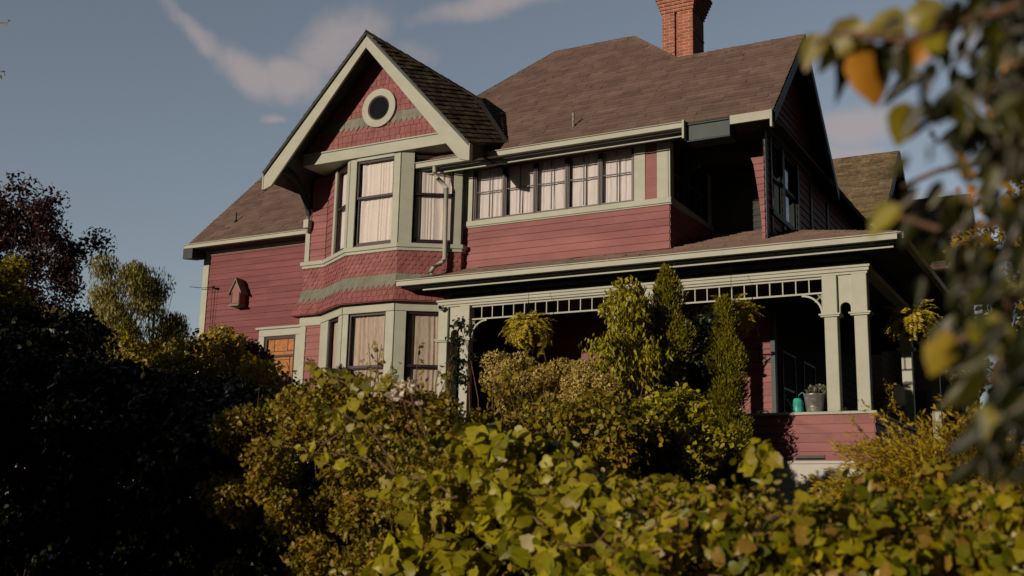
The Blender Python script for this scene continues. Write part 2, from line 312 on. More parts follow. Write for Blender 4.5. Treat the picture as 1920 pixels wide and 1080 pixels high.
# ---- front bay plan (polygon), both storeys
P = [(-15.15, 19.75), (-15.15, 18.35), (-14.6, 18.35), (-13.55, 17.7), (-12.31, 17.7), (-11.26, 18.35), (-11.26, 19.5)]
P = [Vector((x, y, 0)) for x, y in P]
def seg(i):                                     # frame of bay side i (P[i] -> P[i+1])
    return Fr(P[i], P[i+1]-P[i]), (P[i+1]-P[i]).length
def lap(mb, F, s0, s1, t0, t1, holes=(), **k):
    hs = sorted(holes); rects = []
    x = s0
    for a, b, c, d in hs: rects += [(x, a, t0, t1), (a, b, t0, c), (a, b, d, t1)]; x = b
    rects.append((x, s1, t0, t1)); clap(mb, F, [r for r in rects if r[1]-r[0] > .01 and r[3]-r[2] > .01], z0=t0, **k)

def curtain(F, s0, s1, t0, t1, d, m, parent, folds=9, amp=.02, seed=0, gap=0.):
    mb = MB(); n = folds*8; r = random.Random(seed); ph = [r.uniform(0, 6) for _ in range(3)]
    rows = 10
    for j in range(rows+1):
        t = t0+(t1-t0)*j/rows
        for i in range(n+1):
            q = i/n; s = s0+(s1-s0)*q + (gap*(1-j/rows)*(1 if i == 0 else max(0, 1-q*3)))
            qq = q+.055*sin(q*7.3+ph[1])+.03*sin(q*17+ph[2])+.012*sin(j*.6+ph[0]); dd = d+amp*(.45+.55*sin(q*5+ph[1])**2)*(sin(qq*folds*2*pi+ph[0])*.7+.45*sin(qq*folds*4.7+ph[1]+j*.12)+.3*sin(qq*folds*10.3+ph[2]))
            mb.v.append(tuple(F.p(s, t, dd)))
    for j in range(rows):
        for i in range(n): a = j*(n+1)+i; mb.f.append((a, a+1, a+n+2, a+n+1)); mb.uv.append([(0, 0)]*4)
    return mb.build('curtain', m, parent, smooth=True)
def window(F, s0, s1, t0, t1, kind='hung', cm='lace', fm='sash', parent=None, seed=0, rail=.5, folds=8, gap=0, glass='glass', sw=.05):
    """opening s0..s1, t0..t1: reveal, sash (> rails), pane, curtain; sits 3-9 cm behind the wall face"""
    fr = MB(); D0, D1 = -.14, .004
    fbox(fr, F, s0-.03, s0, t0-.03, t1+.03, D0, D1); fbox(fr, F, s1, s1+.03, t0-.03, t1+.03, D0, D1)
    fbox(fr, F, s0, s1, t1, t1+.03, D0, D1); fbox(fr, F, s0, s1, t0-.03, t0, D0, D1)
    w = fr.build('window', M[fm], parent)
    sa = MB(); a, b = -.055, -.012
    def ring(u0, u1, v0, v1, a, b, wd):
        fbox(sa, F, u0, u0+wd, v0, v1, a, b); fbox(sa, F, u1-wd, u1, v0, v1, a, b); fbox(sa, F, u0+wd, u1-wd, v1-wd, v1, a, b); fbox(sa, F, u0+wd, u1-wd, v0, v0+wd*1.2, a, b)
    if kind == 'hung':
        m = t0+(t1-t0)*rail; ring(s0, s1, m-.02, t1, -.040, -.008, sw*.8); ring(s0, s1, t0, m+.02, -.078, -.042, sw)
    else:
        ring(s0, s1, t0, t1, a, b, sw*.7)
    sa.build('sash', M[fm], w)
    if kind == 'case':
        mu = MB(); c = (s0+s1)/2; m = t0+(t1-t0)*rail; fbox(mu, F, c-.008, c+.008, t0+.05, t1-.04, -.045, -.018); fbox(mu, F, s0+.04, s1-.04, m-.009, m+.009, -.046, -.0165)
        mu.build('muntin', M['greysash'], w)
    g = MB(); g.quadpts([F.p(s0+.01, t0+.01, -.06), F.p(s1-.01, t0+.01, -.06), F.p(s1-.01, t1-.01, -.06), F.p(s0+.01, t1-.01, -.06)]); g.build('pane', M[glass], w)
    if cm: curtain(F, s0+.0, s1-.0, t0+.0, t1, -.105, M[cm], w, folds=folds, seed=seed, gap=gap, amp=.014)
    else: fbox(MB(), F, s0, s1, t0, t1, -.14, -.138)
    return w

# dark interior cores, 15 cm behind every wall face
co = MB()
def core(poly, z0, z1): co.solid([(x, y, z0) for x, y in poly][::-1], (0, 0, z1-z0))
core([(-14.98, 19.9), (-14.98, 18.5), (-14.55, 18.5), (-13.5, 17.86), (-12.36, 17.86), (-11.42, 18.5), (-11.42, 21.0), (-14.98, 21.0)], -.2, 7.1)
core([(-19.2, 19.92), (-15.2, 19.92), (-15.2, 25.0), (-19.2, 25.0)], -.2, 6.3)
core([(-11.4, 18.68), (-7.17, 18.68), (-7.17, 20.9), (-11.4, 20.9)], 4.9, 6.9)
core([(-15.1, 21.0), (-5.9, 21.0), (-5.9, 29.9), (-15.1, 29.9)], -.2, 4.4); core([(-15.1, 21.0), (-5.4, 21.0), (-5.4, 29.9), (-15.1, 29.9)], 4.41, 6.85)
core([(-14.6, 17.85), (-11.25, 17.85), (-11.25, 19), (-14.6, 19)], 7.2, 7.9)
co.build('interior_wall', M['inner'], H)

# ---- left wing
FW = Fr((-19.38, 19.75, 0), (1, 0, 0)); mb = MB()
WL, WR = 2.03, 2.95                                       # stained window opening
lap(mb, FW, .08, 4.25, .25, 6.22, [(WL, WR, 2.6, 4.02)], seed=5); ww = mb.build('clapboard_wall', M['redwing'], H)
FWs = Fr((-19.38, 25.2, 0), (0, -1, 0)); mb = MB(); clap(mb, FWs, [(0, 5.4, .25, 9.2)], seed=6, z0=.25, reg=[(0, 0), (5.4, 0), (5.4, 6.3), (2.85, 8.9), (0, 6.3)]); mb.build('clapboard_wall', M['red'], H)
mb = MB(); mb.box(-19.385, -19.24, 19.715, 19.752, .25, 6.22); mb.box(-19.42, -19.386, 19.716, 19.9, .25, 6.22)
mb.box(-19.24, -15.16, 19.722, 19.75, 6.14, 6.24); mb.build('corner_board', M['sage'], H)
mb = MB()                                                 # casing of the stained window with a drip cap
fbox(mb, FW, WL-.17, WL, 2.4, 4.02, -.02, .035); fbox(mb, FW, WR, WR+.16, 2.4, 4.02, -.02, .035); fbox(mb, FW, WL-.17, WR+.16, 4.022, 4.18, -.02, .036); fbox(mb, FW, WL-.24, WR+.2, 4.182, 4.235, -.02, .085); fbox(mb, FW, WL-.2, WR+.19, 2.5, 2.598, -.02, .08)
mb.build('window_casing', M['sage'], H, bevel=.006)
w = MB(); D = -.1
for a in ((WL, WL+.07, 2.6, 4.02), (WR-.07, WR, 2.6, 4.02), (WL+.07, WR-.07, 3.95, 4.02), (WL+.07, WR-.07, 2.6, 2.68), (WL+.07, WR-.07, 3.53, 3.58), (WL+.07, WR-.07, 2.98, 3.03)): fbox(w, FW, *a, D, .0)
w = w.build('window', M['sash'], H)
g = MB(); fbox(g, FW, WL+.07, WR-.07, 2.68, 2.98, -.05, -.04); g.build('pane', M['darkglass'], w)
g = MB(); fbox(g, FW, WL+.07, WR-.07, 3.03, 3.53, -.05, -.04); fbox(g, FW, WL+.07, WR-.07, 3.58, 3.95, -.05, -.04); g.build('stained_pane', M['amber'], w)
g = MB(); c = (WL+WR)/2
for a in ((WL+.07, WR-.07, 3.66, 3.675), (c-.28, c-.265, 3.03, 3.53), (c+.265, c+.28, 3.03, 3.53), (c-.265, c+.265, 3.46, 3.475), (c-.265, c+.265, 3.1, 3.115), (c-.2, c-.19, 3.675, 3.95), (c+.19, c+.2, 3.675, 3.95)): fbox(g, FW, *a, -.04, -.03)
for k in range(5): a = radians(50+20*k); g.tube([FW.p(c, 3.22, -.035), FW.p(c+.11*cos(a), 3.22+.11*sin(a), -.035)], [.012, .025], 6)
g.build('lead_came', M['lead'], w)

# ---- lower bay
mb = MB(); tr = MB(); HB, HT = 3.93, 4.13
def casing(F, s0, s1, t0, t1, wl=.12, wr=.12, d=.035, sill=True, head=0):
    fbox(tr, F, s0-wl, s0, t0, t1, -.02, d); fbox(tr, F, s1, s1+wr, t0, t1, -.02, d)
    if head: fbox(tr, F, s0-wl, s1+wr, t1, t1+head, -.02, d+.001)
for i, (a, b) in {1: (None, None), 2: (.44, 1.03), 3: (.14, 1.04), 4: (.22, 1.08)}.items():
    F, Ln = seg(i)
    if a is None:
        lap(mb, F, .15, Ln, .25, 3.9, seed=11); fbox(tr, F, 0, .15, .25, 3.95, -.02, .035); fbox(tr, F, -.02, Ln-.003, 3.9, HT, -.02, .045)
        fbox(tr, Fr(P[0], P[1]-P[0]), 0, 1.4, 3.9, HT, -.02, .044); continue
    lap(mb, F, 0, Ln, .25, 2.0, seed=12+i)
    fbox(tr, F, .004, a, 1.9, HB, -.02, .034); fbox(tr, F, b, Ln-.004, 1.9, HB, -.02, .034); fbox(tr, F, .002, Ln-.002, HB, HT, -.02, .045); fbox(tr, F, .0, Ln, 1.9, 2.0, -.02, .07)
    fbox(tr, F, .002, Ln-.002, HB+.0, HB+.012, .045, .055)
    window(F, a, b, 2.02, HB, 'hung', 'cream', 'sash', H, seed=i, rail=.44, folds=7, sw=.055)
# left side of the bay body
mb.build('bay_wall', M['red'], H); mb = MB()
Fs, Ls = seg(0); lap(mb, Fs, .01, Ls-.01, .25, 3.9, seed=19)
for t0, t1 in ((5.25, 7.0),): lap(mb, Fs, .01, Ls-.01, t0, t1, seed=20)
mb.build('side_wall', M['red'], H); mb = MB()
F, Ln = seg(1); lap(mb, F, .12, Ln-.02, 5.25, 7.14, seed=21)
F, Ln = seg(2); lap(mb, F, 0, .47, 5.25, 7.14, seed=22)
mb.build('bay_wall', M['red'], H)
# ---- upper bay windows and trim
F, Ln = seg(1); fbox(tr, F, -.004, .12, 5.2, 6.45, -.02, .035)
F, Ln = seg(2); fbox(tr, F, .40, .50, 5.28, 7.15, -.02, .034); fbox(tr, F, 1.10, Ln-.004, 5.28, 7.15, -.02, .034); window(F, .5, 1.10, 5.33, 7.08, 'hung', 'lace', 'sash', H, seed=31, rail=.53, folds=6)
F, Ln = seg(3); fbox(tr, F, .004, .16, 5.28, 7.15, -.02, .034); fbox(tr, F, 1.08, Ln-.004, 5.28, 7.15, -.02, .034); fbox(tr, F, .16, 1.08, 7.1, 7.16, -.02, .034); window(F, .16, 1.08, 5.33, 7.10, 'hung', 'lace', 'sash', H, seed=32, rail=.56, folds=9)
F, Ln = seg(4); fbox(tr, F, .004, .26, 5.28, 7.15, -.02, .034); fbox(tr, F, 1.06, Ln-.004, 5.28, 7.15, -.02, .034); window(F, .26, 1.06, 5.33, 7.08, 'hung', 'lace', 'sash', H, seed=33, rail=.56, folds=8)
tr.build('bay_casing', M['sage'], H, bevel=.006)
# mitred bands round the bay (sill) and the flared shingle skirt
def miter(i, d):
    def nrm(k): t = (P[k+1]-P[k]).normalized(); return Vector((t.y, -t.x, 0))
    if i == 0: n = nrm(0); return P[0]+n*d
    if i == len(P)-1: return P[i]+nrm(i-1)*d
    a, b = nrm(i-1), nrm(i); m = (a+b).normalized(); return P[i]+m*(d/max(.3, m.dot(a)))
sb = MB()
for (z0, z1, d) in ((5.2, 5.285, .075), (5.14, 5.2, .045)):
    for i in range(len(P)-1):
        a0, a1, b1, b0 = miter(i, -.02), miter(i, d), miter(i+1, d), miter(i+1, -.02)
        sb.solid([(q.x, q.y, z0) for q in (a1, a0, b0, b1)], (0, 0, z1-z0))
sb.build('bay_sill', M['sage'], H, bevel=.006)
def flare(z): return 0 if z > 4.72 else .17*((4.72-z)/.6)**1.4
sk = MB(); sq = MB(); gs = MB(); under = MB()
for i in range(0, 6):
    Ln = (P[i+1]-P[i]).length
    def surf(s, t, d, i=i, Ln=Ln):
        f = flare(t)+d; a, b = miter(i, f), miter(i+1, f); q = s/Ln; p = a+(b-a)*q; return Vector((p.x, p.y, t))
    n = max(2, round(Ln/.118)); wd = Ln/n
    shingles(sk, surf, [(0, 4.68), (Ln, 4.68), (Ln, 5.15), (0, 5.15)], .088, wd, .020, jit=0, seed=40+i, kind='scallop')
    shingles(sq, surf, [(0, 4.12), (Ln, 4.12), (Ln, 4.44), (0, 4.44)], .115, .115, .016, jit=.12, seed=50+i, kind='flat')
    wd = Ln/max(2, round(Ln/.125))
    shingles(gs, surf, [(0, 4.37), (Ln, 4.37), (Ln, 4.72), (0, 4.72)], .34, wd, .022, jit=.0, seed=60+i, kind='point')
    for z0, z1 in ((4.10, 4.25), (4.25, 4.4), (4.4, 4.6), (4.6, 4.8), (4.8, 5.16)):
        under.quadpts([surf(0, z0, -.004), surf(Ln, z0, -.004), surf(Ln, z1, -.004), surf(0, z1, -.004)])
    under.quadpts([surf(0, 4.115, .012), surf(0, 4.125, -.2), surf(Ln, 4.125, -.2), surf(Ln, 4.115, .012)])
k = sk.build('shingle_skirt', M['redsh'], H); sq.build('square_band', M['redsh'], k); gs.build('diamond_band', M['greysh'], k); under.build('sheathing', M['redsh'], k)

# ---- front gable over the bay
GX, GY, GB = -12.93, 17.15, 17.70           # ridge x, rake plane, wall plane
AP = 9.64; SL = 1.085
EL = GX-2.46; ER = GX+2.50
FG = Fr((GX, GB, 0), (1, 0, 0)); reg = [(-1.86, 7.40), (1.86, 7.40), (.0, 9.42)]
mb = MB(); shingles(mb, FG.p, [(-1.86, 7.40), (1.86, 7.40), (1.45, 7.86), (-1.45, 7.86)], .155, .125, .016, jit=.2, seed=71); lw_ = mb; mb = MB(); shingles(mb, FG.p, [(-1.27, 8.06), (1.27, 8.06), (0, 9.42)], .125, .12, .016, jit=.15, seed=72)
gw = mb.build('gable_wall', M['redsh'], H); lw_.build('lower_shingles', M['redsh'], gw)
mb = MB(); shingles(mb, FG.p, [(-1.5, 7.78), (1.5, 7.78), (1.3, 8.09), (-1.3, 8.09)], .31, .13, .026, jit=0, seed=73, kind='point'); mb.build('diamond_band', M['greysh'], gw)
mb = MB(); mb.quadpts([FG.p(-1.9, 7.2, -.005), FG.p(1.9, 7.2, -.005), FG.p(1.9, 7.45, -.005), FG.p(0, 9.5, -.005), FG.p(-1.9, 7.45, -.005)]); mb.build('sheathing', M['redsh'], gw)
mb = MB(); fbox(mb, FG, -1.86, 1.86, 7.18, 7.40, -.02, .045); fbox(mb, FG, -1.86, 1.86, 7.40, 7.43, -.02, .075)
mb.solid([(GX-1.86, 17.69, 7.178), (GX-1.86, 19.7, 7.178), (GX+1.86, 19.7, 7.178), (GX+1.86, 17.69, 7.178)], (0, 0, .03)); mb.build('gable_band', M['sage'], gw, bevel=.005)
mb = MB(); n = 48                            # round window
def ringmesh(mb, F, c, r0, r1, d0, d1, n=48):
    for k in range(n):
        a, b = 2*pi*k/n, 2*pi*(k+1)/n; q = lambda r, w, d: F.p(c[0]+r*cos(w), c[1]+r*sin(w), d)
        mb.quadpts([q(r0, a, d1), q(r1, a, d1), q(r1, b, d1), q(r0, b, d1)]); mb.quadpts([q(r1, a, d0), q(r1, b, d0), q(r1, b, d1), q(r1, a, d1)]); mb.quadpts([q(r0, a, d0), q(r0, a, d1), q(r0, b, d1), q(r0, b, d0)])
RC = (.03, 8.18); ringmesh(mb, FG, RC, .265, .41, 0, .06); rw = mb.build('round_window', M['sage'], gw)
mb = MB(); ringmesh(mb, FG, RC, .235, .265, -.01, .045); mb.build('sash', M['sash'], rw)
mb = MB(); mb.quadpts([FG.p(RC[0]+.24*cos(2*pi*k/32), RC[1]+.24*sin(2*pi*k/32), .034) for k in range(32)]); mb.build('pane', M['darkglass'], rw)
mb = MB(); mb.quadpts([FG.p(RC[0]+.262*cos(2*pi*k/32), RC[1]+.262*sin(2*pi*k/32), .028) for k in range(32)]); mb.build('dark_backing', M['inner'], rw)

# ---- roofs
def roofpart(name, m, polys, e=.14, w=.33, th=.026, deck=.05, seed=1, parent=H, jit=.35):
    """polys: list of 3-D convex polygons given ccw from outside, first edge along the eave"""
    mb = MB(); dk = MB()
    for k, pl in enumerate(polys):
        pl = [Vector(p) for p in pl]; u = (pl[1]-pl[0]).normalized(); nn = None
        for j in range(2, len(pl)):
            c = u.cross(pl[j]-pl[0])
            if c.length > .01: nn = c.normalized(); break
        v = nn.cross(u); F = Fr(pl[0], u, v); reg = [((p-pl[0]).dot(u), (p-pl[0]).dot(v)) for p in pl]
        shingles(mb, F.p, reg, e, w, th, jit=jit, seed=seed+k, kind='flat'); dk.solid([p for p in pl], -nn*deck)
    r = mb.build(name, m, parent); dk.build('roof_deck', M['ceiling'], r); return r
def rz(y, y0=17.92, z0=6.93): return z0+PIT*(y-y0)
A_ = (-12.25, 17.92, 6.93); VB = (-10.24, 18.18, rz(18.18)); VT = (-12.14, 20.18, rz(20.18)); R0 = (-10.85, 21.65, rz(21.65)); R1 = (-8.94, 21.65, rz(21.65)); VV = (-7.43, 20.30, rz(20.30))
RY = 20.30; RZ = rz(RY)
main = roofpart('main_roof', M['roof'], [
    [A_, (-7.43, 17.92, 6.93), VV, R1, R0, VT],
    [(-7.43, 17.92, 6.93), (-4.85, 17.92, 6.93), (-4.85, RY, RZ), VV],
    [(-4.85, 22.72, 6.86), (-11, 22.72, 6.86), (-11, RY+.01, RZ), (-4.85, RY+.01, RZ)],
    [R0, VT, (-12.2, 23.1, VT[2])], [VV, (-7.43, 23.0, VV[2]), R1],
    [(-7.43, 23.0, VV[2]), (-12.2, 23.1, VT[2]), R0, R1]], seed=100)
mb = MB()                                    # ridge caps, one lapped shingle after another
def ridge(mb, a, b, w=.13, e=.16, seed=0):
    a, b = Vector(a), Vector(b); n = int((b-a).length/e); t = (b-a).normalized(); sdv = t.cross(Vector((0, 0, 1))).normalized(); r = random.Random(seed)
    for k in range(n):
        p = a+t*k*e; q = p+t*e*1.25; h = r.uniform(.012, .024)
        for s_ in (1, -1): mb.solid([p+Vector((0, 0, h+.02)), p+sdv*w*s_+Vector((0, 0, h-w*.75)), q+sdv*w*s_+Vector((0, 0, -w*.75+.004)), q+Vector((0, 0, .024))][::s_], (0, 0, -.012))
ridge(mb, VV, (-4.85, RY, RZ), seed=1); ridge(mb, R0, R1, seed=2); ridge(mb, VT, R0, seed=3, w=.1); ridge(mb, VV, R1, seed=4, w=.1); mb.build('ridge_cap', M['roof'], main)
# eave: gutter with a rolled lip, fascia, soffit
def gutter(mb, x0, x1, y, z, h=.11, d=.10):
    pr = [(0, 0), (0, h*.75), (-.012, h), (-.03, h), (-.03, h-.015), (-.012, h-.015), (.012, h*.7), (.012, .012), (d, .012), (d, h), (d+.01, h), (d+.01, 0)]
    mb.solid([(x0, y+a, z+b) for a, b in pr], (x1-x0, 0, 0))
g = MB(); gutter(g, -12.27, -6.45, 17.84, 6.835); g.box(-6.45, -6.41, 17.80, 17.99, 6.62, 6.96); g.build('gutter', M['sage'], main, bevel=.003)
g = MB(); g.box(-12.0, -6.46, 18.06, 18.10, 6.745, 6.765); g.box(-12.0, -5.0, 17.96, 17.985, 6.82, 6.90); g.build('fascia', M['sage'], main)
g = MB(); g.solid([(-12.2, 17.96, 6.80), (-12.2, 18.6, 6.86), (-4.9, 18.6, 6.86), (-4.9, 17.96, 6.80)], (0, 0, .02)); g.build('soffit', M['ceiling'], main)
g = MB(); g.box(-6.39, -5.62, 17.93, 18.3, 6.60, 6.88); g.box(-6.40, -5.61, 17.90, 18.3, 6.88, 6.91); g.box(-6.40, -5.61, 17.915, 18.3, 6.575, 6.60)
g.build('eave_box', M['teal'], main, bevel=.008)  # dark teal colour stands in for the shade on this box
g = MB(); g.box(-5.60, -4.90, 17.86, 17.90, 6.765, 6.925); g.box(-4.90, -4.86, 17.855, 17.95, 6.62, 6.93); g.build('eave_fascia', M['sage'], main, bevel=.004)
# right gable: rake boards, wall, band
rk = MB()
def rake(mb, a, b, x0, x1, h, dz=0):
    a, b = Vector(a), Vector(b); mb.solid([(x0, a.y, a.z+dz-h), (x0, b.y, b.z+dz-h), (x0, b.y, b.z+dz), (x0, a.y, a.z+dz)], (x1-x0, 0, 0))
rake(rk, (0, 17.95, 6.96), (0, RY, RZ), -4.90, -4.83, .22, -.02); rake(rk, (0, RY, RZ), (0, 22.75, 6.83), -4.90, -4.83, .22, -.02); rk.build('rake_board', M['teal'], main)
GXW = -5.2                                    # plane of the right-hand side wall
FM = Fr((GXW, YS, 0), (0, 1, 0)); mb = MB()
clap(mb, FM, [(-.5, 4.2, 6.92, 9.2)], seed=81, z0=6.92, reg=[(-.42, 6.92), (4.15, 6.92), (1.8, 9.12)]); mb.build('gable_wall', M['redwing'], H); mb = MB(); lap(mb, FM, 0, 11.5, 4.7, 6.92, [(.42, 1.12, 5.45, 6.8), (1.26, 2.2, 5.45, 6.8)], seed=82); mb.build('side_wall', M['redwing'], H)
mb = MB(); fbox(mb, FM, -.3, 12, 6.84, 7.0, 0, .06); fbox(mb, FM, 0, .12, 4.7, 6.84, 0, .03)
for a, b in ((.34, .42), (1.12, 1.26), (2.2, 2.3), (3.2, 3.34), (4.6, 4.74)): fbox(mb, FM, a, b, 4.9, 6.84, 0, .035)
fbox(mb, FM, .34, 2.3, 5.36, 5.45, 0, .06); mb.build('side_casing', M['teal'], H)
window(FM, .42, 1.12, 5.45, 6.8, 'hung', None, 'teal', H, seed=83, rail=.5, glass='skyglass'); window(FM, 1.26, 2.2, 5.45, 6.8, 'hung', None, 'teal', H, seed=84, rail=.5, glass='darkglass')
# arched loggia opening between the sleeping porch and the corner pier, and its back wall
FA = Fr((-6.95, YS, 0), (1, 0, 0)); Lw = GXW+6.95; FA2 = Fr((-6.95, YS+.75, 0), (1, 0, 0)); mb = MB(); sp = MB(); e = .125
arc = [(Lw-.05, 4.7), (Lw-.06, 5.1), (Lw-.09, 5.5), (Lw-.14, 5.9), (Lw-.19, 6.25), (Lw-.28, 6.42), (Lw-.45, 6.56), (Lw*.5, 6.68), (.45, 6.62), (.22, 6.5), (.10, 6.3), (.03, 6.0)]
def seglim(z):                               # where the opening's right edge stands at height z
    zz = [p[1] for p in arc[:8]]; return float(np.interp(z, zz, [p[0] for p in arc[:8]]))
def seglimL(z): zz = [p[1] for p in arc[:6:-1]]; return float(np.interp(z, zz, [p[0] for p in arc[:6:-1]]))
for k in range(18):
    zb = 4.7+k*e; zt = min(zb+e, 6.93)
    if zb >= 6.93: break
    zm = zt
    piece(mb if zb < 6.3 else sp, FA.p if zb < 6.3 else FA2.p, [(seglim(zb) if zb < 6.68 else 0, zb), (Lw, zb), (Lw, zt), (seglim(zt) if zt < 6.68 else (seglim(6.67) if zb < 6.68 else 0), zt)], zb, zb+e, .02, .003)
    if 6.0 <= zb < 6.68: piece(sp, FA2.p, [(0, zb), (seglimL(zb), zb), (min(seglimL(zt), Lw*.5), zt), (0, zt)], zb, zb+e, .02, .003)
mb.build('arch_wall', M['red'], H); sp.build('arch_spandrel', M['ceiling'], H)  # spandrel boards coloured dark for the shade at the arch top
mb = MB()                                    # thickness of the arch
for (a, b), (c, d) in list(zip(arc, arc[1:]))[:5]: mb.quadpts([FA.p(a, b, 0), FA.p(c, d, 0), FA.p(c, d, -.16), FA.p(a, b, -.16)])
mb.build('arch_reveal', M['teal'], H)
FB = Fr((-7.0, 20.8, 0), (1, 0, 0)); mb = MB(); clap(mb, FB, [(-4.4, 1.25, 1.02, 4.3)], seed=85, z0=1.02, e=.125)
mb.build('clapboard_wall', M['red'], H); mb = MB(); clap(mb, FB, [(0, 1.78, 4.3, 6.9)], seed=86, z0=4.3, e=.125); mb.build('balcony_wall', M['ceiling'], H)  # balcony back wall coloured dark in place of shade in the recess
mb = MB(); mb.box(-5.78, -5.70, 20.7, 20.84, 1.02, 4.2); fbox(mb, FB, .75, 1.22, 3.02, 3.06, .0, .03); fbox(mb, FB, .98, 1.0, 3.06, 3.3, .0, .03); fbox(mb, FB, .75, 1.22, 3.28, 3.3, .0, .03); mb.build('porch_corner_board', M['teal'], H)
rear = roofpart('rear_roof', M['roof'], [[(-4.85, 22.0, 6.86), (-4.85, 30, 6.86), (-8.0, 30, 9.1), (-8.0, 22.0, 9.1)], [(-16.2, 30, 6.86), (-16.2, 24, 6.86), (-13.0, 24, 9.1), (-13.0, 30, 9.1)], [(-13, 24, 9.1), (-8, 22, 9.1), (-8, 30, 9.1), (-13, 30, 9.1)]], seed=120)
mb = MB(); clap(mb, Fr((-15.15, 30.02, 0), (-1, 0, 0)), [(-9.2, 0, .25, 6.9)], seed=87, z0=.25); clap(mb, Fr((-15.2, 25.0, 0), (-1, 0, 0)), [(0, 4.2, .25, 6.3)], seed=88, z0=.25); clap(mb, Fr((-15.15, 30, 0), (0, -1, 0)), [(0, 5, .25, 6.9)], seed=89, z0=.25); mb.build('back_wall', M['redwing'], H); mb = MB(); clap(mb, Fr((-5.75, 20.8, 0), (0, 1, 0)), [(0, 9.2, .25, 4.6)], seed=90, z0=.25, e=.2); mb.build('side_wall', M['inner'], H)  # lower side wall coloured near black to imitate porch shade
# corner brackets under the right gable (curved braces)
def arcbrace(a, b, th, wd, n=10, bulge=.35, wdir=(0, 1, 0)):
    """curved brace from a (wall) to b (eave), band wd deep, th thick"""
    a, b = Vector(a), Vector(b); c = Vector((a.x, a.y, b.z)); mb = MB(); wv = Vector(wdir).normalized()*th; pts = []
    corner = Vector((b.x if abs(b.x-a.x) > .01 else a.x, b.y, a.z))
    for i in range(n+1): t = i/n; m = (1-t)**2*a+2*t*(1-t)*(c*(.5+bulge)+corner*(.5-bulge))+t*t*b; pts.append(m)
    outer = []
    for i, p in enumerate(pts):
        t = (pts[min(i+1, n)]-pts[max(i-1, 0)]).normalized(); outer.append(p+(wv.normalized().cross(t))*wd)
    for i in range(n): mb.solid([pts[i]-wv/2, pts[i+1]-wv/2, outer[i+1]-wv/2, outer[i]-wv/2], wv)
    return mb
# front gable roof
gl = (EL, GY, AP-SL*2.46); gr = (ER, GY, AP-SL*2.50); ga = (GX, GY, AP)
def plane_ray(pts, px, py):
    a, b, c = [np.array(p) for p in pts]; n_ = np.cross(b-a, c-a); v_ = RM@np.array([px-960., 540.-py, -2100.]); return tuple(v_*((a@n_)/(v_@n_)))
VT0 = VT; VT = plane_ray([gr, ga, VB], 890, 185)
gr_ = roofpart('gable_roof', M['roofold'], [[gr, VB, VT, ga]], e=.15, w=.16, th=.022, seed=140, jit=.4)
lr = roofpart('gable_roof', M['roofold'], [[(EL-.02, 22.3, gl[2]), (EL-.02, GY-.04, gl[2]), (GX, GY-.04, AP), (GX, 22.3, AP)]], e=.15, w=.2, th=.02, seed=141, jit=.4)
mb = MB()                                     # rake boards: an outer shadow board and a broad face board, plumb-cut at the foot
for sgn, ex, ez in ((-1, EL, gl[2]), (1, ER, gr[2])):
    q = [(ex, GY, ez-.04), (ex, GY, ez-.34), (ex-sgn*.22, GY, ez-.40+.24*SL-.16), (GX, GY, AP-.32), (GX, GY, AP-.045)]
    q = [(ex, GY, ez-.05), (ex, GY, ez-.36), (ex-sgn*.20, GY, ez-.36+.06), (GX, GY, AP-.33), (GX, GY, AP-.05)]
    mb.solid(q if sgn < 0 else q[::-1], (0, .05, 0))
mb.box(ER, ER+.035, GY-.01, GY+.11, gr[2]-.36, gr[2]-.02); mb.box(EL-.035, EL, GY-.01, GY+.11, gl[2]-.36, gl[2]-.02)
mb.build('rake_board', M['sage'], gr_, bevel=.004)
mb = MB()
for sgn, ex, ez in ((-1, EL, gl[2]), (1, ER, gr[2])):
    q = [(ex+sgn*.01, GY-.02, ez-.0), (ex+sgn*.01, GY-.02, ez-.075), (GX, GY-.02, AP-.075), (GX, GY-.02, AP-.0)]
    mb.solid(q if sgn < 0 else q[::-1], (0, .045, 0))
mb.build('drip_edge', M['teal'], gr_)
mb = MB()                                     # soffits under both slopes, closed eave on the right
for sgn, ex, ez in ((-1, EL, gl[2]), (1, ER, gr[2])):
    y1 = 19.0
    q = [(ex, GY+.05, ez-.15), (GX, GY+.05, AP-.15), (GX, y1, AP-.15), (ex, y1, ez-.15)]
    mb.solid(q if sgn > 0 else q[::-1], (0, 0, .03))
mb.solid([(ER-.005, GY+.11, gr[2]-.36), (ER-.005, 18.1, VB[2]-.15), (ER-.005, 18.1, VB[2]), (ER-.005, GY+.11, gr[2]-.02)], (-.03, 0, 0))
mb.build('soffit', M['ceiling'], gr_)
mb = MB(); ridge(mb, (GX, GY-.04, AP+.01), (VT[0], VT[1], VT[2]+.06), w=.11, seed=9); mb.build('ridge_cap', M['roofold'], gr_)
mb = MB(); va, vb_ = Vector(VB), Vector(VT); up = Vector((0, -.03, .035)); mb.solid([va+Vector((.02, 0, .02)), va+Vector((.10, .02, .03)), vb_+Vector((.09, .03, .04)), vb_+Vector((0, 0, .03))], (0, 0, -.01)); mb.build('valley_flashing', M['inner'], gr_)
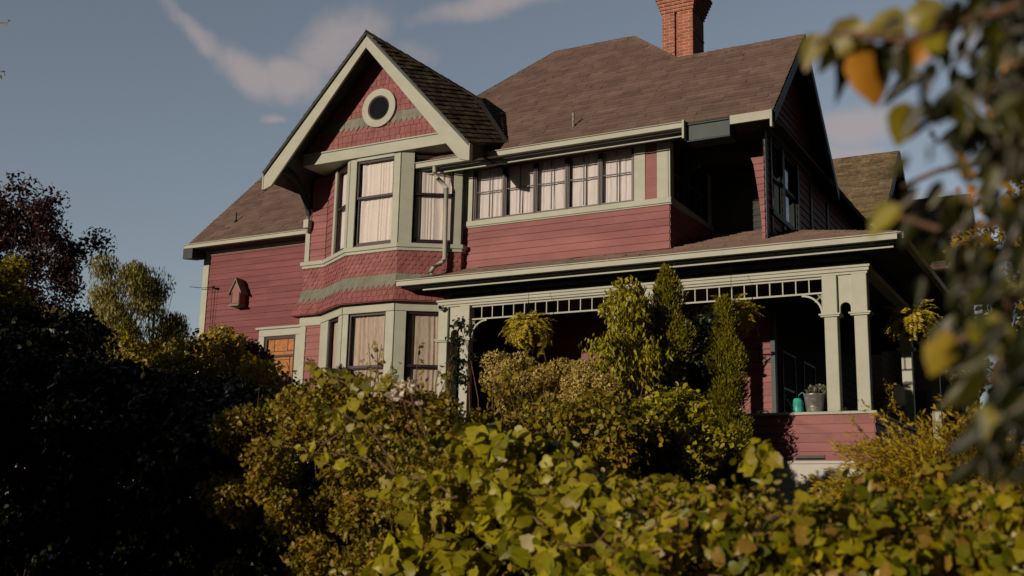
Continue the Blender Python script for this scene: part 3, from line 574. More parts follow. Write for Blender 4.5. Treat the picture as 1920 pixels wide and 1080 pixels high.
# carved bracket at the bay's left corner
mb = MB(); pr = []
for k in range(13): t = k/12; pr.append((18.33-.95*t**1.25, 6.15+.85*sin(t*pi/2)**.9))
inn = [(y-.10*(1-abs(y-17.8)), z+.16) for y, z in pr][::-1]
for i in range(12):
    a, b = pr[i], pr[i+1]; mb.solid([(-15.12, a[0], a[1]), (-15.12, b[0], b[1]), (-15.12, b[0]+.03, b[1]+.16), (-15.12, a[0]+.10, a[1]+.16)], (.07, 0, 0))
mb.build('carved_bracket', M['teal'], H); mb = MB()  # bracket coloured dark as shade; its foot keeps the lit trim colour
mb.box(-15.14, -15.01, 18.20, 18.33, 6.02, 6.2); mb.tube([(-15.075, 18.26, 6.0), (-15.075, 18.27, 5.92)], [.06, .03], 8); mb.build('bracket_foot', M['sage'], H)
# left wing roof
wr = roofpart('wing_roof', M['roof'], [[(-19.63, 19.35, 6.34), (-12.6, 19.35, 6.34), (-12.6, 22.4, 9.34), (-19.63, 22.4, 9.34)], [(-12.6, 25.45, 6.34), (-19.63, 25.45, 6.34), (-19.63, 22.4, 9.34), (-12.6, 22.4, 9.34)]], seed=160)
g = MB(); gutter(g, -19.66, -15.17, 19.27, 6.235, h=.10); g.build('gutter', M['sage'], wr)
g = MB(); g.solid([(-19.62, 19.38, 6.23), (-19.62, 19.74, 6.23), (-15.2, 19.74, 6.23), (-15.2, 19.38, 6.23)], (0, 0, .02)); g.build('soffit', M['ceiling'], wr)
g = MB()
for a, b in (((19.3, 6.28), (22.4, 9.32)), ((22.4, 9.32), (25.5, 6.28))): g.solid([(-19.64, a[0], a[1]-.22), (-19.64, a[0], a[1]), (-19.64, b[0], b[1]), (-19.64, b[0], b[1]-.22)][::-1], (-.04, 0, 0))
g.solid([(-19.68, 19.27, 6.24), (-19.68, 19.74, 6.24), (-19.68, 19.74, 6.05), (-19.68, 19.27, 5.98)], (.3, 0, 0)); g.build('rake_board', M['teal'], wr)
g = MB(); ridge(g, (-19.63, 22.4, 9.34), (-13, 22.4, 9.34), seed=7); g.build('ridge_cap', M['roof'], wr)
# vent pipes
def pipe(x, y, z, h, r, m, cap=True):
    mb = MB(); mb.tube([(x, y, z-.1), (x, y, z+h)], r, 10)
    if cap: mb.tube([(x, y, z+h-.02), (x, y, z+h+.05)], r*1.35, 10)
    mb.lathe([(r*2.6, -.02), (r*1.1, .05)], (x, y, z), 12); return mb.build('vent_pipe', M[m], H)
pipe(-8.83, 18.35, 7.33, .27, .022, 'metal'); pipe(-18.75, 20.0, 6.98, .26, .02, 'iron', False)

# ---- sleeping porch
FS = Fr((-11.6, YS, 0), (1, 0, 0)); mb = MB(); xS = lambda x: x+11.6
lap(mb, FS, .0, 4.65, 4.84, 5.68, seed=91, e=.142); lap(mb, FS, .0, .22, 5.78, 6.9, seed=92, e=1.4); lap(mb, FS, xS(-7.41), xS(-7.18), 5.78, 6.9, seed=93, e=1.4)
FSr = Fr((-6.95, YS, 0), (0, 1, 0)); lap(mb, FSr, 0, 2.3, 4.84, 5.68, seed=94, e=.142); lap(mb, FS, .0, 4.65, 6.82, 6.95, seed=95); mb.build('sleeping_porch_wall', M['red'], H)
tr = MB()
for a, b in ((-11.39, -11.10), (-7.63, -7.41), (-7.18, -6.95)): fbox(tr, FS, xS(a), xS(b), 5.785, 6.86, -.02, .03)
fbox(tr, FS, -.03, 4.70, 5.68, 5.785, -.02, .06); fbox(tr, FS, -.03, 4.70, 5.655, 5.68, -.02, .035)
fbox(tr, FSr, -.03, 2.3, 5.68, 5.785, -.02, .06); fbox(tr, FSr, -.03, .16, 5.786, 6.86, -.02, .029); fbox(tr, FSr, 2.14, 2.3, 5.786, 6.86, -.02, .029)
fbox(tr, FS, .0, .03, 5.785, 6.86, -.02, .02)
tr.build('sill_and_casing', M['sage'], H, bevel=.005)
for k in range(5):
    a = xS(-11.08)+k*.686; window(FS, a+.022, a+.660, 5.81, 6.86, 'case', 'greycurtain', 'sash', H, seed=200+k, rail=.54, folds=6, gap=.05 if k == 1 else 0, sw=.034)
for k in range(3):
    a = .2+k*.64; window(FSr, a+.03, a+.6, 5.81, 6.86, 'case', None, 'teal', H, seed=210+k, rail=.5, glass='darkglass')
tr = MB(); fbox(tr, FS, -.02, 4.65, 6.86, 6.95, -.02, .04); fbox(tr, FSr, 0, 2.3, 6.86, 6.95, -.02, .04); tr.build('head_board', M['teal'], H)
mb = MB(); mb.box(-11.6, -4.95, 18.45, 22.0, 6.953, 6.99); mb.build('balcony_soffit', M['ceiling'], H)
# downspout from the upper gutter to the porch roof
mb = MB()
def dsp(pts, w=.045, d=.035):
    for a, b in zip(pts, pts[1:]):
        a, b = Vector(a), Vector(b); mb.tube([a, b], w, 6)
X0 = -11.47
dsp([(-11.64, 17.88, 6.85), (-11.64, 17.89, 6.70), (-11.60, 17.94, 6.60), (X0, 18.08, 6.42), (X0, 18.10, 4.98), (X0-.02, 18.04, 4.90), (X0-.10, 17.86, 4.76), (X0-.13, 17.80, 4.64)], .043)
mb.build('downspout', M['sage'], H, smooth=True)
mb = MB(); mb.box(-11.40, -11.30, 18.36, 18.49, 4.95, 6.86); mb.build('corner_board', M['sage'], H, bevel=.004)

# ---- porch roof
PS = .35; ez = 4.43; yi = 20.85; zi = ez+PS*(yi-17.4); xl = -12.03; xr = -2.84
pr_ = roofpart('porch_roof', M['roof'], [[(xl, 17.4, ez), (xr, 17.4, ez), (xr-3.1, 20.5, ez+PS*3.1), (-11.2, 20.5, ez+PS*3.1), (-11.2, 18.6, ez+.42)],
    [(xr, 17.4, ez), (xr, 28, ez), (xr-3.1, 28, ez+PS*3.1), (xr-3.1, 20.5, ez+PS*3.1)], [(xl, 19.5, ez), (xl, 17.4, ez), (-11.2, 18.6, ez+.42), (-11.2, 19.5, ez+.42)]], seed=180)
g = MB(); gutter(g, xl-.02, xr+.07, 17.32, 4.325, h=.105); g.solid([(xr+.10, 17.32, 4.325), (xr+.10, 28, 4.325), (xr+.10, 28, 4.43), (xr+.10, 17.32, 4.43)], (-.1, 0, 0)); g.solid([(xl-.02, 17.34, 4.335), (xl-.02, 19, 4.335), (xl-.02, 19, 4.43), (xl-.02, 17.34, 4.43)][::-1], (.05, 0, 0)); g.build('gutter', M['sage'], pr_)
g = MB(); g.box(-11.6, xr-.1, 17.56, 17.585, 4.252, 4.282); g.build('bed_moulding', M['sage'], pr_)
g = MB(); g.solid([(xl+.02, 17.44, 4.30), (xl+.02, 19.3, 4.30), (-11.35, 19.3, 4.40), (-11.35, 17.95, 4.32), (xr-.65, 17.95, 4.32), (xr-.65, 28, 4.32), (xr-.02, 28, 4.30), (xr-.02, 17.44, 4.30)], (0, 0, .03)); g.build('soffit', M['ceiling'], pr_)
g = MB(); ridge(g, (xr, 17.4, ez+.01), (xr-3.1, 20.5, ez+PS*3.1+.01), seed=12, w=.1); g.build('ridge_cap', M['roof'], pr_)
# ceiling, floor, low wall, beam
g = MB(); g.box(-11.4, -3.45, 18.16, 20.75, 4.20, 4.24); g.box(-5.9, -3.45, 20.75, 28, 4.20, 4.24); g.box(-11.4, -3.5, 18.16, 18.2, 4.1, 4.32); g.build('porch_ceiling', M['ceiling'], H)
g = MB(); g.box(-11.4, -3.5, 18.03, 20.75, .90, 1.02); g.box(-5.9, -3.5, 20.75, 28, .9, 1.02); g.build('porch_floor', M['deck'], H)
FP = Fr((-11.42, 18.0, 0), (1, 0, 0)); xP = lambda x: x+11.42; FPs = Fr((-3.42, 18.0, 0), (0, 1, 0)); mb = MB()
clap(mb, FP, [(0, 8.0, 1.02, 1.735)], seed=101, z0=1.02, e=.143); clap(mb, FPs, [(0, 10, 1.02, 1.735)], seed=102, z0=1.02, e=.143); mb.build('railing_wall', M['red'], H)
mb = MB(); fbox(mb, FP, 0, 7.98, .95, 1.735, -.14, -.02); fbox(mb, FPs, .02, 10, .95, 1.735, -.14, -.02); mb.build('railing_core', M['ceiling'], H)
mb = MB(); fbox(mb, FP, -.03, 8.05, 1.74, 1.785, -.2, .045); fbox(mb, FPs, .2, 10, 1.74, 1.785, -.2, .045); mb.build('railing_cap', M['sage'], H, bevel=.006)
mb = MB(); fbox(mb, FP, 0, 8.0, -.1, 1.0, -.1, .0); fbox(mb, FPs, 0, 10, -.1, 1.0, -.1, .0); fbox(mb, FP, 0, 8.02, .97, 1.015, -.1, .03); fbox(mb, FP, 0, 8.0, .70, .71, 0, .012); mb.build('skirting_board', M['pale'], H)
mb = MB(); mb.tube([FP.p(xP(-4.66), 1.045, .03), FP.p(xP(-4.2), 1.045, .03)], .012, 6); fbox(mb, FP, xP(-4.66), xP(-4.2), 1.04, 1.10, .004, .03); mb.build('drain_scupper', M['iron'], H)
mb = MB(); mb.box(-11.5, -3.40, 17.955, 18.15, 4.02, 4.075); mb.box(-11.52, -3.38, 17.93, 18.17, 4.075, 4.115); mb.box(-3.58, -3.40, 18.15, 28, 4.02, 4.115); mb.box(-11.46, -3.43, 17.985, 18.12, 3.98, 4.02); mb.build('porch_beam', M['sage'], H, bevel=.005)
cols = [(-11.48, -11.27), (-11.00, -10.79), (-7.80, -7.58), (-7.20, -6.98), (-4.15, -3.92), (-3.68, -3.45)]
def column(x0, x1, y0=17.96, y1=18.16):
    mb = MB(); c = (x0+x1)/2; mb.box(x0+.02, x1-.005, y0+.01, y1-.01, 1.785, 3.30); mb.box(x0, x1+.005, y0, y1, 3.352, 3.98); o = mb.build('column', M['sage'], H, bevel=.008)
    mb = MB(); mb.box(x0-.055, x1+.055, y0-.045, y1+.045, 3.325, 3.352); mb.box(x0-.03, x1+.035, y0-.025, y1+.025, 3.30, 3.325); mb.build('capital', M['sage'], o)
for a, b in cols: column(a, b)
column(-3.66, -3.45, 22, 22.2); column(-3.66, -3.45, 25.5, 25.7)
def archpanel(x0, x1):
    mb = MB(); c = (x0+x1)/2; r = min(.09, (x1-x0)*.36); z = 3.45; y0, y1 = 18.02, 18.08
    arc = [(c+r*cos(t), z+r*sin(t)) for t in [pi*k/10 for k in range(11)]]
    # left cheek, right cheek, head built as strips over the arch
    mb.box(x0, c-r, y0, y1, 3.352, 3.98); mb.box(c+r, x1, y0, y1, 3.352, 3.98)
    for (xa, za), (xb, zb) in zip(arc, arc[1:]): mb.solid([(xb, y0, zb), (xa, y0, za), (xa, y0, 3.98), (xb, y0, 3.98)], (0, y1-y0, 0))
    mb.build('arch_panel', M['sage'], H)
for i in (0, 2, 4): archpanel(cols[i][1]+.006, cols[i+1][0]-.001)
def frieze(x0, x1):
    mb = MB(); mb.box(x0, x1, 18.03, 18.06, 3.945, 3.975); mb.box(x0, x1, 18.03, 18.06, 3.70, 3.728); n = int(round((x1-x0)/.222))
    for k in range(n+1): x = x0+(x1-x0)*k/n; mb.box(max(x0, x-.009), min(x1, x+.009), 18.034, 18.056, 3.728, 3.945)
    mb.build('spindle_frieze', M['sage'], H)
    for s_, xx in ((1, x0), (-1, x1)):
        mb = MB(); r = .34; n = 10
        for k in range(n):
            a, b = pi/2*k/n, pi/2*(k+1)/n; q = lambda t, rr: (xx+s_*(r-rr*sin(t)), 18.03, 3.70-r+rr*cos(t))
            q = lambda t, rr: (xx+s_*(r-rr*cos(t)), 18.03, 3.70-r+rr*sin(t))
            pts = [q(a, r), q(b, r), q(b, r-.03), q(a, r-.03)]
            mb.solid(pts if s_ < 0 else pts[::-1], (0, .03, 0))
        mb.tube([(xx+s_*.01, 18.045, 3.69), (xx+s_*.13, 18.045, 3.57)], .011, 4); mb.tube([(xx+s_*.01, 18.045, 3.60), (xx+s_*.08, 18.045, 3.69)], .009, 4); mb.tube([(xx+s_*.012, 18.045, 3.36), (xx+s_*.012, 18.045, 3.70)], .012, 4); mb.build('frieze_bracket', M['sage'], H)
frieze(-10.785, -7.806); frieze(-6.975, -4.156)
# doors and windows on the porch wall, side wall below
window(Fr((-7.0, 20.83, 0), (1, 0, 0)), -2.4, -1.3, 1.9, 3.5, 'hung', None, 'teal', H, glass='darkglass')
# side lattice windows beyond the porch corner
FX = Fr((-5.73, 20.8, 0), (0, 1, 0)); window(FX, .6, 1.5, 1.9, 3.3, 'hung', None, 'teal', H, glass='darkglass'); window(FX, 2.2, 3.1, 1.9, 3.3, 'hung', None, 'teal', H, glass='darkglass')

# ---- chimney with corbelled top
def ubox(mb, x0, x1, y0, y1, z0, z1):
    for pts, uv in (([(x0, y0, z0), (x1, y0, z0), (x1, y0, z1), (x0, y0, z1)], [(x0, z0), (x1, z0), (x1, z1), (x0, z1)]), ([(x1, y0, z0), (x1, y1, z0), (x1, y1, z1), (x1, y0, z1)], [(y0, z0), (y1, z0), (y1, z1), (y0, z1)]),
                    ([(x1, y1, z0), (x0, y1, z0), (x0, y1, z1), (x1, y1, z1)], [(x1, z0), (x0, z0), (x0, z1), (x1, z1)]), ([(x0, y1, z0), (x0, y0, z0), (x0, y0, z1), (x0, y1, z1)], [(y1, z0), (y0, z0), (y0, z1), (y1, z1)]),
                    ([(x0, y0, z1), (x1, y0, z1), (x1, y1, z1), (x0, y1, z1)], [(x0, y0), (x1, y0), (x1, y1), (x0, y1)]), ([(x0, y1, z0), (x1, y1, z0), (x1, y0, z0), (x0, y0, z0)], [(x0, y1), (x1, y1), (x1, y0), (x0, y0)])): mb.quadpts(pts, uv)
mb = MB(); cxl, cxr, cy0 = -7.93, -7.26, 20.75
ubox(mb, cxl, -7.66, cy0, cy0+.7, 8.6, 10.52); ubox(mb, -7.66, -7.60, cy0+.06, cy0+.66, 8.6, 10.52); ubox(mb, -7.60, cxr, cy0+.002, cy0+.70, 8.6, 10.52)
ubox(mb, -7.605, cxr+.012, cy0-.012, cy0+.71, 10.02, 10.05); ubox(mb, cxl-.012, -7.655, cy0-.012, cy0+.71, 9.93, 9.96)
for k in range(7): d = .022*(k+1); ubox(mb, cxl-d, cxr+d, cy0-d, cy0+.7+d, 10.52+.07*k, 10.52+.07*(k+1)-.004)
ubox(mb, cxl-.10, cxr+.10, cy0-.10, cy0+.8, 11.0, 11.5)
ch = mb.build('chimney', M['brick'], H, uv=True); mb = MB(); mb.box(cxl-.05, cxr+.03, cy0-.05, cy0+.3, 9.0, 9.36); mb.build('chimney_flashing', M['metal'], ch)

# ================================================================ THINGS ON AND ROUND THE HOUSE
# bird house
B = empty('bird_house', (-18.12, 19.7, 4.85), 'small red wooden bird house with a steep grey roof on the left wing wall', 'bird house')
mb = MB(); mb.solid([(-18.25, 19.5, 4.80), (-17.99, 19.5, 4.80), (-17.99, 19.5, 5.12), (-18.12, 19.5, 5.36), (-18.25, 19.5, 5.12)], (0, .22, 0)); mb.build('box', M['red'], B)
mb = MB(); 
for s_ in (-1, 1): q = [(-18.12, 19.46, 5.44), (-18.12+s_*.19, 19.46, 5.08), (-18.12+s_*.19, 19.46, 5.035), (-18.12, 19.46, 5.385)]; mb.solid(q if s_ < 0 else q[::-1], (0, .26, 0))
mb.box(-18.27, -17.97, 19.45, 19.72, 4.76, 4.80); mb.build('roof', M['greysh'], B)
mb = MB(); 
for a in ((-18.24, -18.225, 4.82, 5.10), (-18.015, -18.0, 4.82, 5.10)): mb.box(a[0], a[1], 19.485, 19.5, a[2], a[3])
mb.box(-18.225, -18.015, 19.485, 19.5, 4.82, 4.835); mb.build('trim', M['greysash'], B)
B = empty('security_camera', (-11.37, 17.93, 3.95), 'small round white security camera at the top of the leftmost porch column', 'camera')
mb = MB(); mb.tube([(-11.37, 17.955, 3.95), (-11.37, 17.90, 3.94)], .035, 14); mb.lathe([(.001, -.062), (.035, -.05), (.06, -.02), (.066, .0), (.06, .02), (.035, .05), (.001, .062)], (-11.37, 17.87, 3.95), 18); mb.build('housing', M['white'], B, smooth=True)
mb = MB(); mb.tube([(-11.36, 17.82, 3.95), (-11.34, 17.80, 3.945)], [.038, .022], 16); mb.build('lens', M['iron'], B)
B = empty('service_wire', (-19.0, 19.7, 5.3), 'thin dark service wire looping from a hook near the left corner of the wing', 'wire')
mb = MB(); mb.tube([(-19.6, 19.5, 5.34), (-19.3, 19.62, 5.31), (-19.02, 19.66, 5.31)], .008, 5); mb.tube([(-19.02, 19.66, 5.31), (-19.03, 19.68, 4.6), (-19.06, 19.7, 3.7)], .006, 5); mb.tube([(-18.94, 19.66, 5.27), (-18.95, 19.68, 4.8), (-18.96, 19.7, 4.2)], .005, 5); mb.build('wire', M['iron'], B)
mb = MB(); mb.tube([(-19.02, 19.72, 5.30), (-18.93, 19.60, 5.30)], [.02, .035], 8); mb.build('hook', M['iron'], B)

rng = np.random.default_rng(7)
def leafshape(kind):
    if kind == 'oval': v = [(0, 0, 0), (.30, .30, .05), (.27, .68, .04), (0, 1, -.10), (-.27, .68, .04), (-.30, .30, .05)]; f = [(0, 1, 2, 3), (0, 3, 4, 5)]
    elif kind == 'rhomb': v = [(0, 0, 0), (.30, .45, .06), (0, 1, -.05), (-.30, .45, .06)]; f = [(0, 1, 2), (0, 2, 3)]
    elif kind == 'needle': v = [(0, 0, 0), (.13, .5, .02), (0, 1, 0), (-.13, .5, .02)]; f = [(0, 1, 2, 3)]
    elif kind == 'wide': v = [(0, 0, 0), (.30, .18, .07), (.36, .45, .08), (.24, .75, .03), (0, 1.05, -.12), (-.24, .75, .03), (-.36, .45, .08), (-.30, .18, .07)]; f = [(0, 1, 2, 3, 4), (0, 4, 5, 6, 7)]
    elif kind == 'drop': v = [(0, 0, 0), (.20, .22, .05), (.19, .55, .05), (.06, .85, -.02), (0, 1.05, -.12), (-.06, .85, -.02), (-.19, .55, .05), (-.20, .22, .05)]; f = [(0, 1, 2, 3, 4), (0, 4, 5, 6, 7)]
    else:
        o = [(0, .0), (.20, -.08), (.42, .04), (.50, .28), (.43, .42), (.42, .62), (.24, .76), (.09, .92), (0, 1.0)]; o = o+[(-x, y) for x, y in o[-2:0:-1]]
        v = [(x, y, .22*abs(x)-.25*x*x-.12*y*y) for x, y in o]+[(0, .38, -.02)]; n = len(o); f = [(i, (i+1) % n, n) for i in range(n)]
    return np.array(v, float), f
def leaves(name, m, pos, size, kind='rhomb', parent=None, updir=None, droop=.3, szvar=.35, nrm=None, nbias=.6, r=None):
    """one mesh of many leaves: pos Nx3; each leaf points along a random direction pulled by droop, its face pulled to nrm"""
    r = r or rng; pos = np.asarray(pos, float); n = len(pos); v, f = leafshape(kind)
    Y = r.normal(size=(n, 3)); Y /= np.linalg.norm(Y, axis=1, keepdims=True); Y[:, 2] -= droop*2
    if updir is not None: Y = Y*(1-.75)+updir*.75
    Y /= np.linalg.norm(Y, axis=1, keepdims=True)
    Z = r.normal(size=(n, 3)); Z /= np.linalg.norm(Z, axis=1, keepdims=True)
    if nrm is not None: Z = Z*(1-nbias)+np.asarray(nrm)*nbias
    Z -= Y*(Z*Y).sum(1, keepdims=True); Z /= np.linalg.norm(Z, axis=1, keepdims=True)+1e-9; X = np.cross(Y, Z)
    s = (size*(1+r.uniform(-szvar, szvar, n)))[:, None, None]; wv = (1+r.uniform(-.2, .2, n))[:, None, None]
    cu = r.uniform(-1.2, 2.2, n)[:, None, None]; P_ = pos[:, None, :]+s*(v[None, :, 0:1]*X[:, None, :]*wv+v[None, :, 1:2]*Y[:, None, :]+(v[None, :, 2:3]*cu-.22*(cu-.5)*(v[None, :, 1:2]-.4)**2)*Z[:, None, :])
    V = P_.reshape(-1, 3); nv = len(v); loops = []; starts = []; tot_ = []; base = np.concatenate([np.array(q) for q in f]); cnt = np.array([len(q) for q in f])
    LV = (np.arange(n)[:, None]*nv+base[None, :]).reshape(-1); LT = np.tile(cnt, n); LS = np.concatenate([[0], np.cumsum(LT)[:-1]])
    off = np.zeros(3)
    if parent: off = np.array(parent_loc(parent))
    me = bpy.data.meshes.new(name); me.vertices.add(len(V)); me.vertices.foreach_set('co', (V-off).astype(np.float32).ravel()); me.loops.add(len(LV)); me.loops.foreach_set('vertex_index', LV.astype(np.int32)); me.polygons.add(len(LT)); me.polygons.foreach_set('loop_start', LS.astype(np.int32)); me.polygons.foreach_set('loop_total', LT.astype(np.int32))
    me.update(calc_edges=True); me.materials.append(m); o = bpy.data.objects.new(name, me); C.objects.link(o)
    if parent: o.parent = parent
    return o
def sdir(n, r=None): q = (r or rng).normal(size=(n, 3)); return q/np.linalg.norm(q, axis=1, keepdims=True)
def clumps(centers, radii, per, squash=(1, 1, .8), r=None, shell=.35, face=None):
    """leaf points and outward directions on soft shells round clump centres"""
    r = r or rng; P_, Nn = [], []
    for c, ra in zip(centers, radii):
        d = sdir(per, r)
        if face is not None: d = d+np.array(face)*.5; d /= np.linalg.norm(d, axis=1, keepdims=True)
        k = 1-np.abs(r.normal(size=(per, 1)))*shell; P_.append(np.array(c)+d*k*ra*np.array(squash)); Nn.append(d)
    return np.concatenate(P_), np.concatenate(Nn)
def at(px, py, Y): v = RM@np.array([px-960., 540.-py, -2100.]); return v*(Y/v[1])

def limb(mb, a, b, r0, r1, bend=.1, n=5, rr=None):
    a, b = Vector(a), Vector(b); rr = rr or random; o = Vector((rr.uniform(-1, 1), rr.uniform(-1, 1), rr.uniform(-.5, .5)))*bend*(b-a).length
    pts = [a+(b-a)*(i/n)+o*sin(pi*i/n) for i in range(n+1)]; mb.tube(pts, [r0+(r1-r0)*i/n for i in range(n+1)], 7); return pts
def tree(name, base, centers, radii, per, size, m, label, cat='tree', kind='rhomb', group=None, trunk=.12, droop=.3, shell=.35, seed=0, squash=(1, 1, .8), nl=10, fork=.4):
    T = empty(name, base, label, cat, group); rr = random.Random(seed); mb = MB(); base = Vector(base); top = Vector(np.mean(centers, axis=0)); fk = base+(top-base)*fork
    pts = limb(mb, base-Vector((0, 0, .3)), fk, trunk, trunk*.7, .05, rr=rr)
    idx = list(range(len(centers))); rr.shuffle(idx)
    for i in idx[:nl]: 
        p = limb(mb, fk, centers[i], trunk*.5, trunk*.08, .12, rr=rr)
        for _ in range(3): e = Vector(centers[i])+Vector(sdir(1)[0])*radii[i]*.9; limb(mb, p[3], e, trunk*.12, .004, .15, rr=rr)
    mb.build('trunk', M['bark'], T, smooth=True)
    P_, Nn = clumps(centers, radii, per, squash, shell=shell); leaves('crown', m, P_, size, kind, T, droop=droop, nrm=Nn); return T
def blobs(lo, hi, n, ra, seed, inside=None):
    r = np.random.default_rng(seed); cs, rs = [], []
    while len(cs) < n:
        p = r.uniform(lo, hi)
        if inside is None or inside(p): cs.append(tuple(p)); rs.append(r.uniform(*ra))
    return cs, rs

# ---- hanging ferns
def fern(x, y, z, label, seed, sc=1.0, n=110, pot=.16):
    T = empty('hanging_fern', (x, y, z), label, 'fern', 'ferns hanging from the porch eaves'); rr = random.Random(seed); mb = MB()
    mb.lathe([(.01, -.16), (pot*.7, -.15), (pot, .02), (pot*1.05, .04), (pot*.9, .03)], (x, y, z), 16); mb.build('pot', M['terracotta'], T, smooth=True)
    mb = MB()
    for k in range(3): a = k*2.1; mb.tube([(x+pot*cos(a), y+pot*sin(a), z+.03), (x, y, z+.55)], .004, 4)
    mb.tube([(x, y, z+.55), (x, y, 4.18)], .004, 4); mb.build('hanger', M['iron'], T)
    P_, D_, Nn = [], [], []
    for k in range(n):
        a = rr.uniform(0, 2*pi); Ln = rr.uniform(.34, .62)*sc; up_ = rr.uniform(.15, .55); p = np.array([x, y, z+.03]); el = rr.uniform(.15, 1.45); dr = rr.uniform(.9, 2.2)
        N_ = 26
        for i in range(N_):
            t = i/N_; e_ = el-dr*t*1.25; d = np.array([cos(a)*cos(e_), sin(a)*cos(e_), sin(e_)]); p = p+d*Ln/N_; side = np.array([-sin(a), cos(a), 0.]); 
            for s_ in (-1, 1): P_.append(p.copy()); q = side*s_*.9+d*.45; D_.append(q/np.linalg.norm(q)); Nn.append(np.array([-.25, -.85, .45]))
    D_ = np.array(D_); leaves('fronds', M['l_fern'], P_, .078*sc, 'needle', T, updir=D_*1.6, droop=.1, nrm=Nn, nbias=.7, szvar=.3)
f1 = at(990, 622, 17.45); fern(f1[0], f1[1], f1[2], 'yellow-green Boston fern hanging from the porch left of the tall conifer', 1, 1.0)
f2 = at(1372, 598, 17.5); fern(f2[0], f2[1], f2[2], 'pale hanging fern half hidden behind the shorter conifer', 2, .95)
f3 = at(1712, 612, 19.4); fern(f3[0], f3[1], f3[2], 'golden fern hanging in the shade of the right side porch', 3, 1.0)

# ---- things on the porch rail
B = empty('flower_pot', (-4.36, 18.1, 1.785), 'galvanised metal bucket of grey-leaved plants on the porch rail', 'pot'); mb = MB()
mb.lathe([(.001, .0), (.12, .0), (.125, .02), (.165, .27), (.172, .275), (.172, .295), (.155, .295), (.15, .25), (.001, .25)], (-4.36, 18.1, 1.785), 28); mb.lathe([(.135, .08), (.142, .085), (.139, .095)], (-4.36, 18.1, 1.785), 28); mb.build('bucket', M['metal'], B, smooth=True)
mb = MB(); mb.lathe([(.001, .26), (.152, .262)], (-4.36, 18.1, 1.785), 20); mb.build('soil', M['soil'], B)
cs, rs = blobs((-4.52, 17.98, 2.07), (-4.20, 18.22, 2.17), 10, (.05, .09), 4); P_, Nn = clumps(cs, rs, 45); leaves('plant', M['l_sage'], P_, .055, 'oval', B, droop=-.1, nrm=Nn)
B = empty('watering_can', (-4.63, 18.1, 1.785), 'turquoise watering can with arched handle on the porch rail', 'watering can'); c = (-4.63, 18.1, 1.785)
mb = MB(); mb.lathe([(.001, 0), (.088, 0), (.092, .02), (.078, .2), (.06, .225), (.055, .235), (.001, .232)], c, 24); mb.build('body', M['copper'], B, smooth=True)
mb = MB(); mb.tube([(c[0]+.02, c[1], c[2]+.23), (c[0]+.02, c[1], c[2]+.29), (c[0]+.07, c[1], c[2]+.33), (c[0]+.13, c[1], c[2]+.30), (c[0]+.13, c[1], c[2]+.2), (c[0]+.08, c[1], c[2]+.12)], .008, 7); mb.build('handle', M['copper'], B, smooth=True)
mb = MB(); mb.tube([(c[0]-.07, c[1], c[2]+.05), (c[0]-.13, c[1], c[2]+.16), (c[0]-.19, c[1], c[2]+.26)], [.018, .013, .010], 8); mb.tube([(c[0]-.19, c[1], c[2]+.26), (c[0]-.22, c[1], c[2]+.29)], [.012, .03], 10); mb.build('spout', M['copper'], B, smooth=True)
B = empty('wooden_stool', (-3.9, 18.6, 1.02), 'small pale wooden stool standing inside the right porch corner', 'stool'); mb = MB()
mb.box(-4.02, -3.70, 18.5, 18.8, 1.86, 1.885); mb.build('seat', M['wood'], B)
for (x, y) in ((-4.0, 18.52), (-3.73, 18.52), (-4.0, 18.78), (-3.73, 18.78)): mb = MB(); mb.tube([(x, y, 1.02), (x*.9+(-3.865)*.1, y*.9+1.865, 1.87)], .014, 6); mb.build('leg', M['wood'], B)
B = empty('iron_chair', (-5.95, 20.2, 1.02), 'black iron chair standing against the sunlit pink porch wall', 'chair'); x, y = -5.95, 20.3
mb = MB(); mb.box(x-.2, x+.2, y-.2, y+.2, 1.45, 1.47); mb.build('seat', M['iron'], B)
for s_ in (-1, 1):
    for u in (-1, 1): mb = MB(); mb.tube([(x+s_*.22, y+u*.2, 1.02), (x+s_*.18, y+u*.17, 1.46)], .012, 6); mb.build('leg', M['iron'], B)
mb = MB(); mb.tube([(x-.19, y+.18, 1.46), (x-.2, y+.24, 1.95), (x-.12, y+.26, 2.08), (x+.12, y+.26, 2.08), (x+.2, y+.24, 1.95), (x+.19, y+.18, 1.46)], .012, 6)
for k in range(4): mb.tube([(x-.12+.08*k, y+.19, 1.47), (x-.12+.08*k, y+.255, 2.07)], .006, 5)
mb.build('backrest', M['iron'], B)
B = empty('wind_sock', tuple(at(1681, 722, 19.9)), 'limp white cloth hanging beside the right side porch', 'cloth'); c = at(1681, 722, 19.9); mb = MB()
pts = []
for i in range(9):
    t = i/8
    for j in range(5): q = j/4-.5; mb.v.append((c[0]+.10*t+q*(.10+.10*sin(t*pi)), c[1]+.03*sin(j*2.+i), c[2]-.36*t+.03*q))
for i in range(8):
    for j in range(4): a = i*5+j; mb.f.append((a, a+5, a+6, a+1)); mb.uv.append([(0, 0)]*4)
o = mb.build('cloth', M['white'], B, smooth=True); sm = o.modifiers.new('thick', 'SOLIDIFY'); sm.thickness = .006
mb = MB(); mb.tube([(c[0], c[1], c[2]), (c[0], c[1], 4.2)], .003, 4); mb.build('cord', M['iron'], B)

